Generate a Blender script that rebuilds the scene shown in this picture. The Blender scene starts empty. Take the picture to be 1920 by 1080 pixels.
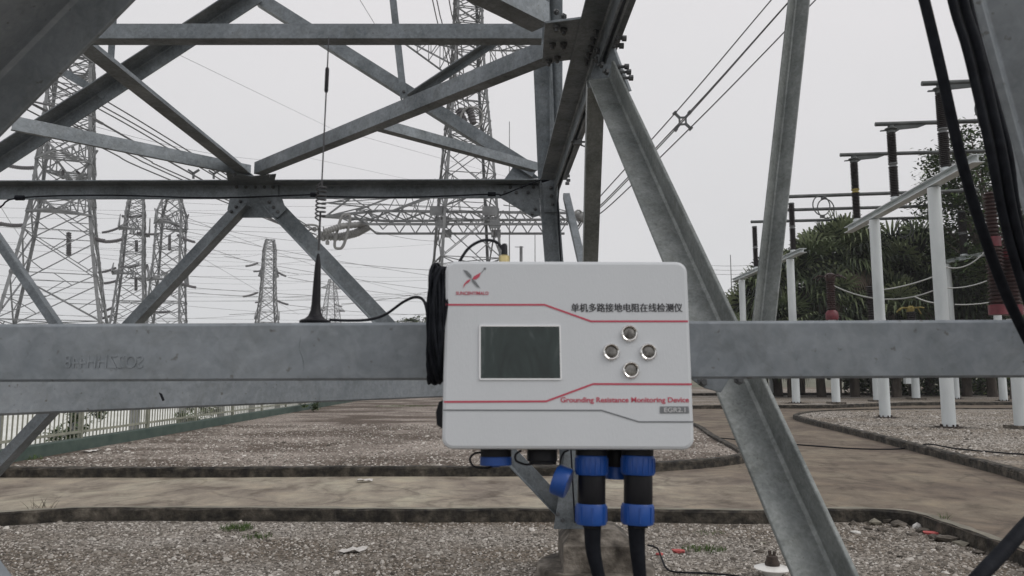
import bpy, bmesh, math, random
from mathutils import Vector, Matrix
R = math.radians
rnd = random.Random(7)
SC = bpy.context.scene
COL = SC.collection

# ------------------------------------------------------------------ camera, sky, sun, exposure
F = 1400.0                      # focal length in photograph pixels (1920 wide)
PITCH = math.atan(160.0 / F)    # horizon 160 px below the middle
CAMZ = 1.5
cam = bpy.data.cameras.new('camera'); co = bpy.data.objects.new('camera', cam); COL.objects.link(co)
co.location = (0, 0, CAMZ); co.rotation_euler = (R(90) + PITCH, 0, 0)
cam.sensor_width = 36; cam.lens = 36 * F / 1920; cam.clip_start = 0.05; cam.clip_end = 4000
cam.dof.use_dof = True; cam.dof.focus_distance = 5.0; cam.dof.aperture_fstop = 11.0
SC.camera = co
W = bpy.data.worlds.new('World'); SC.world = W; W.use_nodes = True
SUN_EL, SUN_AZ = R(42), R(112)
def build_world():
    nt = W.node_tree; n = nt.nodes; l = nt.links; n.clear()
    out = n.new('ShaderNodeOutputWorld'); bg = n.new('ShaderNodeBackground'); l.new(bg.outputs[0], out.inputs[0])
    sky = n.new('ShaderNodeTexSky'); sky.sky_type = 'NISHITA'; sky.sun_disc = False
    sky.sun_elevation = SUN_EL; sky.sun_rotation = SUN_AZ; sky.dust_density = 5; sky.air_density = 1
    tc = n.new('ShaderNodeTexCoord'); sp = n.new('ShaderNodeSeparateXYZ'); l.new(tc.outputs['Generated'], sp.inputs[0])
    no = n.new('ShaderNodeTexNoise'); no.inputs['Scale'].default_value = 1.6; no.inputs['Detail'].default_value = 4
    mp = n.new('ShaderNodeMapping'); mp.inputs['Scale'].default_value = (1, 1, 2.2); l.new(tc.outputs['Generated'], mp.inputs[0]); l.new(mp.outputs[0], no.inputs['Vector'])
    ad = n.new('ShaderNodeMath'); ad.operation = 'MULTIPLY_ADD'; l.new(no.outputs[0], ad.inputs[0]); ad.inputs[1].default_value = .9; ad.inputs[2].default_value = -.42
    ad2 = n.new('ShaderNodeMath'); ad2.operation = 'MULTIPLY_ADD'; l.new(sp.outputs[2], ad2.inputs[0]); ad2.inputs[1].default_value = 1.4; l.new(ad.outputs[0], ad2.inputs[2])
    cr = n.new('ShaderNodeValToRGB'); l.new(ad2.outputs[0], cr.inputs[0])
    e = cr.color_ramp.elements
    e[0].position = 0.0; e[0].color = (.70, .712, .725, 1); e[1].position = .75; e[1].color = (.80, .785, .80, 1)
    mu = n.new('ShaderNodeVectorMath'); mu.operation = 'SCALE'; mu.inputs['Scale'].default_value = 10.0; l.new(cr.outputs[0], mu.inputs[0])
    mx = n.new('ShaderNodeMix'); mx.data_type = 'RGBA'; mx.inputs['Factor'].default_value = .992
    l.new(sky.outputs[0], mx.inputs[6]); l.new(mu.outputs[0], mx.inputs[7]); l.new(mx.outputs[2], bg.inputs[0])
    bg.inputs[1].default_value = .1
build_world()
sl = bpy.data.lights.new('sun', 'SUN'); sl.energy = 1.2; sl.angle = R(35); sl.color = (1, .97, .93)
so = bpy.data.objects.new('sun', sl); COL.objects.link(so); so.rotation_euler = Vector((math.sin(SUN_AZ) * math.cos(SUN_EL), math.cos(SUN_AZ) * math.cos(SUN_EL), math.sin(SUN_EL))).to_track_quat('Z', 'Y').to_euler()
SC.view_settings.view_transform = 'Standard'; SC.view_settings.look = 'None'
SC.view_settings.exposure = 0; SC.view_settings.gamma = 1

# ------------------------------------------------------------------ pixel -> world
UPV = Vector((0, -math.sin(PITCH), math.cos(PITCH))); FWD = Vector((0, math.cos(PITCH), math.sin(PITCH)))
CO = Vector((0, 0, CAMZ))
def ray(px, py): return Vector(((px - 960) / F, 0, 0)) + UPV * ((540 - py) / F) + FWD
def P(px, py, Y): r = ray(px, py); return CO + r * (Y / r.y)
def PC(px, py, d): return CO + ray(px, py) * d
def PZ(px, py, z): r = ray(px, py); return CO + r * ((z - CAMZ) / r.z)
V = Vector

# ------------------------------------------------------------------ materials
def newmat(name):
    m = bpy.data.materials.new(name); m.use_nodes = True; n = m.node_tree.nodes
    return m, n, m.node_tree.links, n['Principled BSDF']
def flat(name, col, rough=.6, metal=0.0, spec=None):
    m, n, l, b = newmat(name)
    b.inputs['Base Color'].default_value = (*col, 1); b.inputs['Roughness'].default_value = rough; b.inputs['Metallic'].default_value = metal
    return m
def noisy(name, stops, scale=4, rough=.7, metal=0, bump=.0, bscale=30, stretch=(1, 1, 1), detail=6, dist=0.0, coord='Object', rrange=None, bdist=.01):
    m, n, l, b = newmat(name)
    tc = n.new('ShaderNodeTexCoord'); mp = n.new('ShaderNodeMapping'); mp.inputs['Scale'].default_value = stretch
    l.new(tc.outputs[coord], mp.inputs[0])
    no = n.new('ShaderNodeTexNoise'); no.inputs['Scale'].default_value = scale; no.inputs['Detail'].default_value = detail
    no.inputs['Distortion'].default_value = dist; no.inputs['Roughness'].default_value = .62
    l.new(mp.outputs[0], no.inputs['Vector'])
    cr = n.new('ShaderNodeValToRGB'); l.new(no.outputs[0], cr.inputs[0])
    e = cr.color_ramp.elements
    while len(e) < len(stops): e.new(.5)
    for i, (p, c) in enumerate(stops): e[i].position = p; e[i].color = (*c, 1)
    l.new(cr.outputs[0], b.inputs['Base Color']); b.inputs['Roughness'].default_value = rough; b.inputs['Metallic'].default_value = metal
    if rrange:
        mr = n.new('ShaderNodeMapRange'); l.new(no.outputs[0], mr.inputs[0]); mr.inputs[1].default_value = .3; mr.inputs[2].default_value = .7
        mr.inputs[3].default_value = rrange[0]; mr.inputs[4].default_value = rrange[1]; l.new(mr.outputs[0], b.inputs['Roughness'])
    if bump:
        n2 = n.new('ShaderNodeTexNoise'); n2.inputs['Scale'].default_value = bscale; n2.inputs['Detail'].default_value = 5; l.new(mp.outputs[0], n2.inputs['Vector'])
        bp = n.new('ShaderNodeBump'); bp.inputs['Strength'].default_value = bump; bp.inputs['Distance'].default_value = bdist
        l.new(n2.outputs[0], bp.inputs['Height']); l.new(bp.outputs[0], b.inputs['Normal'])
    return m
def steel(name, lo, hi, scale=9, metal=.25):
    """galvanised angle steel: blotchy zinc with fine spangle, runs and dull stains"""
    m, n, l, b = newmat(name)
    tc = n.new('ShaderNodeTexCoord')
    a = n.new('ShaderNodeTexNoise'); a.inputs['Scale'].default_value = scale * .35; a.inputs['Detail'].default_value = 8; a.inputs['Roughness'].default_value = .7
    v = n.new('ShaderNodeTexVoronoi'); v.inputs['Scale'].default_value = scale * 9
    f = n.new('ShaderNodeTexNoise'); f.inputs['Scale'].default_value = scale * 5; f.inputs['Detail'].default_value = 6; f.inputs['Distortion'].default_value = 1.2
    for q in (a, v, f): l.new(tc.outputs['Object'], q.inputs['Vector'])
    m1 = n.new('ShaderNodeMath'); m1.operation = 'MULTIPLY_ADD'; l.new(v.outputs['Color'], m1.inputs[0]); m1.inputs[1].default_value = .10; l.new(a.outputs[0], m1.inputs[2])
    m2 = n.new('ShaderNodeMath'); m2.operation = 'MULTIPLY_ADD'; l.new(f.outputs[0], m2.inputs[0]); m2.inputs[1].default_value = .45; l.new(m1.outputs[0], m2.inputs[2])
    cr = n.new('ShaderNodeValToRGB'); l.new(m2.outputs[0], cr.inputs[0]); e = cr.color_ramp.elements
    e[0].position = .52; e[0].color = (*lo, 1); e[1].position = 1.0; e[1].color = (*hi, 1)
    st = n.new('ShaderNodeTexNoise'); st.inputs['Scale'].default_value = scale * 1.3; st.inputs['Detail'].default_value = 9; st.inputs['Roughness'].default_value = .75; st.inputs['Distortion'].default_value = .5
    sk = n.new('ShaderNodeTexNoise'); sk.inputs['Scale'].default_value = scale * 11; sk.inputs['Detail'].default_value = 3
    l.new(tc.outputs['Object'], st.inputs['Vector']); l.new(tc.outputs['Object'], sk.inputs['Vector'])
    c1 = n.new('ShaderNodeValToRGB'); l.new(st.outputs[0], c1.inputs[0]); q = c1.color_ramp.elements; q.new(.5)
    q[0].position = .34; q[0].color = (.84, .83, .81, 1); q[1].position = .46; q[1].color = (1, 1, 1, 1); q[2].position = .68; q[2].color = (1.16, 1.16, 1.18, 1)
    c2 = n.new('ShaderNodeValToRGB'); l.new(sk.outputs[0], c2.inputs[0]); q = c2.color_ramp.elements
    q[0].position = .24; q[0].color = (.55, .5, .45, 1); q[1].position = .34; q[1].color = (1, 1, 1, 1)
    mA = n.new('ShaderNodeMix'); mA.data_type = 'RGBA'; mA.blend_type = 'MULTIPLY'; mA.inputs[0].default_value = 1; l.new(cr.outputs[0], mA.inputs[6]); l.new(c1.outputs[0], mA.inputs[7])
    mB = n.new('ShaderNodeMix'); mB.data_type = 'RGBA'; mB.blend_type = 'MULTIPLY'; mB.inputs[0].default_value = 1; l.new(mA.outputs[2], mB.inputs[6]); l.new(c2.outputs[0], mB.inputs[7])
    l.new(mB.outputs[2], b.inputs['Base Color']); b.inputs['Metallic'].default_value = metal
    mr = n.new('ShaderNodeMapRange'); l.new(m2.outputs[0], mr.inputs[0]); mr.inputs[1].default_value = .5; mr.inputs[2].default_value = 1
    mr.inputs[3].default_value = .62; mr.inputs[4].default_value = .42; l.new(mr.outputs[0], b.inputs['Roughness'])
    bp = n.new('ShaderNodeBump'); bp.inputs['Strength'].default_value = .18; bp.inputs['Distance'].default_value = .002
    l.new(f.outputs[0], bp.inputs['Height']); l.new(bp.outputs[0], b.inputs['Normal'])
    return m
def gravel(name, cols, scale=55, patch=None):
    m, n, l, b = newmat(name)
    tc = n.new('ShaderNodeTexCoord')
    v = n.new('ShaderNodeTexVoronoi'); v.inputs['Scale'].default_value = scale; v.inputs['Randomness'].default_value = 1
    wv = n.new('ShaderNodeTexNoise'); wv.inputs['Scale'].default_value = scale * .5; wv.inputs['Detail'].default_value = 2
    l.new(tc.outputs['Object'], wv.inputs['Vector'])
    mxv = n.new('ShaderNodeVectorMath'); mxv.operation = 'MULTIPLY_ADD'; l.new(wv.outputs['Color'], mxv.inputs[0]); mxv.inputs[1].default_value = (.02, .02, .02); l.new(tc.outputs['Object'], mxv.inputs[2])
    l.new(mxv.outputs[0], v.inputs['Vector'])
    sep = n.new('ShaderNodeSeparateColor'); l.new(v.outputs['Color'], sep.inputs[0])
    cr = n.new('ShaderNodeValToRGB'); l.new(sep.outputs[0], cr.inputs[0]); e = cr.color_ramp.elements
    while len(e) < len(cols): e.new(.5)
    for i, (p, c) in enumerate(cols): e[i].position = p; e[i].color = (*c, 1)
    # big soft patches of dirt and litter
    big = n.new('ShaderNodeTexNoise'); big.inputs['Scale'].default_value = .6; big.inputs['Detail'].default_value = 7; big.inputs['Roughness'].default_value = .65
    mpb = n.new('ShaderNodeMapping'); mpb.inputs['Scale'].default_value = (.6, 1, 1); l.new(tc.outputs['Object'], mpb.inputs[0]); l.new(mpb.outputs[0], big.inputs['Vector'])
    cb = n.new('ShaderNodeValToRGB'); l.new(big.outputs[0], cb.inputs[0]); ee = cb.color_ramp.elements
    ee[0].position = .41; ee[0].color = (1, 1, 1, 1); ee[1].position = .56; ee[1].color = (*(patch or (.7, .66, .6)), 1)
    mm = n.new('ShaderNodeMix'); mm.data_type = 'RGBA'; mm.blend_type = 'MULTIPLY'; mm.inputs[0].default_value = 1
    l.new(cr.outputs[0], mm.inputs[6]); l.new(cb.outputs[0], mm.inputs[7])
    l.new(mm.outputs[2], b.inputs['Base Color']); b.inputs['Roughness'].default_value = .9
    iv = n.new('ShaderNodeMath'); iv.operation = 'SUBTRACT'; iv.inputs[0].default_value = 1; l.new(v.outputs['Distance'], iv.inputs[1])
    bp = n.new('ShaderNodeBump'); bp.inputs['Strength'].default_value = .9; bp.inputs['Distance'].default_value = .012
    l.new(iv.outputs[0], bp.inputs['Height']); l.new(bp.outputs[0], b.inputs['Normal'])
    return m
def island(name, cols, rough=.75, spec=.3):
    m, n, l, b = newmat(name)
    g = n.new('ShaderNodeNewGeometry'); cr = n.new('ShaderNodeValToRGB'); l.new(g.outputs['Random Per Island'], cr.inputs[0]); e = cr.color_ramp.elements
    while len(e) < len(cols): e.new(.5)
    for i, (p, c) in enumerate(cols): e[i].position = p; e[i].color = (*c, 1)
    l.new(cr.outputs[0], b.inputs['Base Color']); b.inputs['Roughness'].default_value = rough
    b.inputs['Specular IOR Level'].default_value = spec
    return m
M = {}
M['steel'] = steel('galvanised_steel', (.094, .110, .121), (.240, .264, .282), 9, .4)
M['steel_near'] = steel('galvanised_steel_smooth', (.166, .188, .205), (.296, .321, .345), 6, .35)
M['steel_brace'] = steel('galvanised_steel_mottled', (.112, .126, .124), (.285, .303, .296), 14, .35)
M['steel_far'] = noisy('weathered_zinc', [(.3, (.12, .125, .13)), (.7, (.23, .235, .24))], 1.5, .6, .2)
M['bolt'] = noisy('bolt_zinc', [(.3, (.07, .075, .08)), (.7, (.14, .145, .15))], 40, .55, .4)
M['rubber'] = noisy('black_rubber', [(.3, (.008, .009, .012)), (.7, (.018, .019, .024))], 60, .42)
M['cable'] = noisy('black_cable', [(.3, (.007, .008, .011)), (.7, (.016, .018, .023))], 50, .5, bump=.2, bscale=60)
M['wire'] = flat('aluminium_conductor', (.10, .10, .105), .6, .2)
M['wire_far'] = flat('weathered_conductor', (.16, .16, .165), .7)
M['gravel'] = gravel('grey_gravel', [(0, (.035, .03, .024)), (.3, (.13, .115, .095)), (.6, (.26, .235, .205)), (.85, (.38, .35, .315)), (1, (.52, .49, .45))], 55, (.50, .44, .37))
M['gravel_back'] = gravel('dusty_gravel', [(0, (.07, .056, .045)), (.3, (.20, .165, .14)), (.7, (.34, .29, .25)), (1, (.50, .46, .41))], 40, (.30, .25, .21))
M['gravel_pale'] = gravel('pale_gravel', [(0, (.07, .06, .05)), (.3, (.20, .18, .155)), (.7, (.32, .29, .255)), (1, (.48, .45, .41))], 30, (.66, .60, .52))
M['stone'] = island('loose_stone', [(0, (.07, .06, .05)), (.3, (.20, .18, .155)), (.7, (.34, .31, .275)), (1, (.60, .57, .53))], .85)
def road_mat():
    m, n, l, b = newmat('stained_concrete')
    tc = n.new('ShaderNodeTexCoord')
    def ns(sc, st, det=8, dist=.6):
        mp = n.new('ShaderNodeMapping'); mp.inputs['Scale'].default_value = st; l.new(tc.outputs['Object'], mp.inputs[0])
        q = n.new('ShaderNodeTexNoise'); q.inputs['Scale'].default_value = sc; q.inputs['Detail'].default_value = det; q.inputs['Roughness'].default_value = .68; q.inputs['Distortion'].default_value = dist
        l.new(mp.outputs[0], q.inputs['Vector']); return q
    a = ns(.6, (1, 1.0, 1), 9, .3); c = ns(2.0, (1.3, 1, 1), 11, .5); d = ns(60, (1, 1, 1), 3, 0)
    cr = n.new('ShaderNodeValToRGB'); l.new(a.outputs[0], cr.inputs[0]); e = cr.color_ramp.elements
    e.new(.5); e[0].position = .33; e[0].color = (.16, .13, .105, 1); e[1].position = .5; e[1].color = (.27, .235, .185, 1); e[2].position = .66; e[2].color = (.36, .335, .26, 1)
    c2 = n.new('ShaderNodeValToRGB'); l.new(c.outputs[0], c2.inputs[0]); e = c2.color_ramp.elements
    e.new(.5); e[0].position = .34; e[0].color = (.50, .46, .43, 1); e[1].position = .5; e[1].color = (1, 1, 1, 1); e[2].position = .68; e[2].color = (1.35, 1.33, 1.26, 1)
    mm = n.new('ShaderNodeMix'); mm.data_type = 'RGBA'; mm.blend_type = 'MULTIPLY'; mm.inputs[0].default_value = 1
    l.new(cr.outputs[0], mm.inputs[6]); l.new(c2.outputs[0], mm.inputs[7])
    c3 = n.new('ShaderNodeValToRGB'); l.new(d.outputs[0], c3.inputs[0]); e = c3.color_ramp.elements
    e[0].position = .3; e[0].color = (.82, .82, .82, 1); e[1].position = .7; e[1].color = (1.12, 1.12, 1.12, 1)
    m3 = n.new('ShaderNodeMix'); m3.data_type = 'RGBA'; m3.blend_type = 'MULTIPLY'; m3.inputs[0].default_value = 1
    l.new(mm.outputs[2], m3.inputs[6]); l.new(c3.outputs[0], m3.inputs[7])
    vn = n.new('ShaderNodeTexVoronoi'); vn.feature = 'DISTANCE_TO_EDGE'; vn.inputs['Scale'].default_value = .55
    wn = n.new('ShaderNodeTexNoise'); wn.inputs['Scale'].default_value = 3; wn.inputs['Detail'].default_value = 6; l.new(tc.outputs['Object'], wn.inputs['Vector'])
    wa = n.new('ShaderNodeVectorMath'); wa.operation = 'MULTIPLY_ADD'; l.new(wn.outputs['Color'], wa.inputs[0]); wa.inputs[1].default_value = (.35, .35, 0); l.new(tc.outputs['Object'], wa.inputs[2]); l.new(wa.outputs[0], vn.inputs['Vector'])
    c4 = n.new('ShaderNodeValToRGB'); l.new(vn.outputs['Distance'], c4.inputs[0]); e = c4.color_ramp.elements
    e[0].position = .003; e[0].color = (.35, .33, .30, 1); e[1].position = .016; e[1].color = (1, 1, 1, 1)
    m4 = n.new('ShaderNodeMix'); m4.data_type = 'RGBA'; m4.blend_type = 'MULTIPLY'; m4.inputs[0].default_value = .45
    l.new(m3.outputs[2], m4.inputs[6]); l.new(c4.outputs[0], m4.inputs[7])
    sx = n.new('ShaderNodeSeparateXYZ'); l.new(tc.outputs['Object'], sx.inputs[0]); dn = ns(.5, (1, 1, 1), 9, .3)
    d1 = n.new('ShaderNodeMath'); d1.operation = 'MULTIPLY_ADD'; l.new(dn.outputs[0], d1.inputs[0]); d1.inputs[1].default_value = 5.0; l.new(sx.outputs[0], d1.inputs[2])
    c5 = n.new('ShaderNodeValToRGB'); d2 = n.new('ShaderNodeMath'); d2.operation = 'MULTIPLY'; d2.inputs[1].default_value = .1; l.new(d1.outputs[0], d2.inputs[0]); l.new(d2.outputs[0], c5.inputs[0]); e = c5.color_ramp.elements
    e[0].position = .36; e[0].color = (1, 1, 1, 1); e[1].position = .62; e[1].color = (.56, .51, .48, 1)
    m5 = n.new('ShaderNodeMix'); m5.data_type = 'RGBA'; m5.blend_type = 'MULTIPLY'; m5.inputs[0].default_value = 1
    l.new(m4.outputs[2], m5.inputs[6]); l.new(c5.outputs[0], m5.inputs[7]); l.new(m5.outputs[2], b.inputs['Base Color'])
    b.inputs['Roughness'].default_value = .88
    bp = n.new('ShaderNodeBump'); bp.inputs['Strength'].default_value = .35; bp.inputs['Distance'].default_value = .006; l.new(d.outputs[0], bp.inputs['Height']); l.new(bp.outputs[0], b.inputs['Normal'])
    return m
M['road'] = road_mat()
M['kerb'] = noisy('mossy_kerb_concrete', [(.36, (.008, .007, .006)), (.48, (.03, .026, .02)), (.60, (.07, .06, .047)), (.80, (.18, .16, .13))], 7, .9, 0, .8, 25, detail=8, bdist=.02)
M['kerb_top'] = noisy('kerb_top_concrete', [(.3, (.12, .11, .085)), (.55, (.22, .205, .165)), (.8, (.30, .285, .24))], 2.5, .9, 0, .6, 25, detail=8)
M['conc'] = noisy('footing_concrete', [(.36, (.028, .023, .018)), (.5, (.095, .082, .067)), (.68, (.23, .205, .175))], 6.5, .9, 0, .8, 22, detail=9, bdist=.02)
M['conc_pale'] = noisy('pale_yard_concrete', [(.3, (.60, .61, .57)), (.7, (.74, .75, .71))], .5, .9)
M['conc_grey'] = noisy('grey_pillar_concrete', [(.3, (.20, .205, .21)), (.7, (.30, .305, .305))], 3, .9, 0, .3, 20)
M['white_paint'] = noisy('white_painted_steel', [(.3, (.46, .50, .51)), (.55, (.60, .64, .65)), (.75, (.66, .69, .70))], 1.6, .45, stretch=(1, 1, .25), detail=8)
M['ceramic'] = noisy('dark_brown_porcelain', [(.3, (.012, .010, .011)), (.7, (.03, .024, .024))], 8, .3)
M['ceramic_red'] = noisy('red_brown_porcelain', [(.3, (.022, .012, .012)), (.7, (.05, .024, .022))], 5, .4)
M['red_paint'] = noisy('faded_red_paint', [(.3, (.08, .010, .016)), (.7, (.17, .022, .034))], 5, .5)
M['yellow_paint'] = noisy('yellow_paint', [(.3, (.18, .14, .035)), (.7, (.33, .26, .07))], 5, .5)
M['tube'] = noisy('bus_tube_aluminium', [(.3, (.05, .056, .058)), (.7, (.11, .118, .118))], 2, .55, .3)
M['green_paint'] = noisy('dark_green_paint', [(.3, (.035, .06, .052)), (.7, (.075, .105, .09))], 3, .8, 0, .3, 20)
M['cream_paint'] = noisy('cream_painted_rail', [(.3, (.17, .18, .14)), (.7, (.33, .33, .27))], 6, .6)
M['box'] = noisy('light_grey_powder_coat', [(.25, (.55, .577, .60)), (.42, (.59, .615, .64)), (.7, (.615, .64, .665))], 4, .42, bump=.05, bscale=300, stretch=(1.6, 1, .45), detail=9, rrange=(.5, .36))
M['red_print'] = flat('red_print', (.50, .07, .11), .5)
M['grey_print'] = flat('grey_print', (.17, .18, .19), .5)
M['dark_print'] = flat('dark_print', (.03, .03, .035), .5)
M['pale_print'] = flat('pale_print', (.55, .55, .56), .5)
M['lcd'] = noisy('lcd_glass', [(.35, (.012, .021, .019)), (.52, (.022, .036, .033)), (.66, (.075, .09, .088))], 14, .12, 0, detail=3, dist=1.5, stretch=(1, 1, .6))  # paler streaks in the glass colour stand for vague reflections
M['chrome'] = flat('polished_steel', (.78, .77, .75), .12, 1)
M['chrome_dull'] = noisy('brushed_button_steel', [(.35, (.08, .075, .07)), (.65, (.30, .29, .27))], 70, .35, .8)
M['blue'] = noisy('blue_plastic', [(.3, (.007, .052, .25)), (.7, (.012, .08, .34))], 12, .42)
M['blackp'] = noisy('black_plastic', [(.3, (.010, .010, .012)), (.7, (.022, .022, .026))], 20, .38)
M['brass'] = noisy('brass', [(.3, (.42, .33, .14)), (.7, (.62, .52, .27))], 30, .3, .9)
M['coilm'] = flat('antenna_spring_steel', (.06, .06, .064), .5, .4)
def frond(name, cols, rough):
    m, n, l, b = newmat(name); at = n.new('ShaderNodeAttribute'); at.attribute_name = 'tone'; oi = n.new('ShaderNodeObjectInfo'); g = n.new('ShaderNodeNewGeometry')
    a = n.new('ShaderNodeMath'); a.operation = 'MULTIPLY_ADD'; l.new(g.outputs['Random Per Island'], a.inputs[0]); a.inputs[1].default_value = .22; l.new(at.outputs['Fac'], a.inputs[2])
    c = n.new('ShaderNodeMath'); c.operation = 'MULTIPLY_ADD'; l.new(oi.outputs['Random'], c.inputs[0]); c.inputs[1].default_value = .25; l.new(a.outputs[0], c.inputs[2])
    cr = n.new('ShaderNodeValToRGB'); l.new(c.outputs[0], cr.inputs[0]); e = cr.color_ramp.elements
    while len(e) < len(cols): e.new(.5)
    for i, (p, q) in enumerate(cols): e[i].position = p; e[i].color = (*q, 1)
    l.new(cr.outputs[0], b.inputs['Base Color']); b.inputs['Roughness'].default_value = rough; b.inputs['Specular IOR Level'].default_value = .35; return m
M['fan'] = frond('palm_leaf', [(.2, (.005, .009, .005)), (.5, (.025, .038, .019)), (.76, (.085, .118, .052)), (1.0, (.19, .225, .12))], .6)  # near-black end paints the shaded crown interior into the leaf colour
M['fan_dead'] = frond('dead_palm_leaf', [(.2, (.012, .009, .007)), (.7, (.06, .045, .034)), (1.0, (.17, .135, .105))], .85)
M['leaf'] = island('broad_leaf', [(0, (.018, .035, .014)), (.5, (.045, .08, .025)), (.85, (.08, .13, .035)), (1, (.13, .17, .06))], .5, .5)
M['hedge'] = island('hedge_leaf', [(0, (.012, .024, .010)), (.5, (.03, .055, .018)), (.85, (.07, .11, .03)), (1, (.14, .17, .05))], .6)
M['bark'] = noisy('bark', [(.3, (.03, .024, .019)), (.7, (.09, .075, .06))], 6, .95, 0, .8, 15, stretch=(1, 1, .3), bdist=.03)
M['bark_pale'] = noisy('pale_bark', [(.3, (.07, .06, .05)), (.7, (.20, .17, .145))], 4, .95, 0, .6, 12, stretch=(1, 1, .4))
M['grass'] = island('grass_blade', [(0, (.03, .05, .015)), (.6, (.07, .13, .03)), (1, (.13, .17, .06))], .7)
M['dry'] = island('dry_stalk', [(0, (.04, .035, .025)), (1, (.12, .10, .07))], .8)
M['paper'] = noisy('scrap_paper', [(.3, (.42, .40, .38)), (.7, (.62, .60, .57))], 20, .9)
M['stone_pale'] = noisy('pale_stone', [(.3, (.48, .47, .45)), (.7, (.66, .65, .62))], 12, .85, 0, .5, 30)
M['brick'] = noisy('red_brick_scrap', [(.3, (.36, .06, .06)), (.7, (.50, .13, .12))], 30, .9, 0, .5, 40)
M['porcelain_white'] = noisy('white_porcelain', [(.3, (.62, .61, .58)), (.7, (.74, .73, .70))], 15, .25)
M['rust'] = noisy('rusted_iron', [(.3, (.02, .016, .014)), (.7, (.07, .05, .04))], 30, .85, 0, .6, 40)
M['bottle'] = flat('bottle_plastic', (.60, .72, .78), .15)
M['terrain'] = noisy('scrub_ground', [(.3, (.07, .075, .045)), (.7, (.15, .145, .10))], .15, .95)

for k_, sp_, ro_ in (('rubber', .22, .5), ('cable', .08, .65), ('ceramic', .3, .4), ('ceramic_red', .3, .45)):
    M[k_].node_tree.nodes['Principled BSDF'].inputs['Specular IOR Level'].default_value = sp_; M[k_].node_tree.nodes['Principled BSDF'].inputs['Roughness'].default_value = ro_
M['blackp'] = noisy('black_plastic', [(.3, (.006, .006, .008)), (.7, (.014, .014, .017))], 20, .5); M['blackp'].node_tree.nodes['Principled BSDF'].inputs['Specular IOR Level'].default_value = .22
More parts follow.
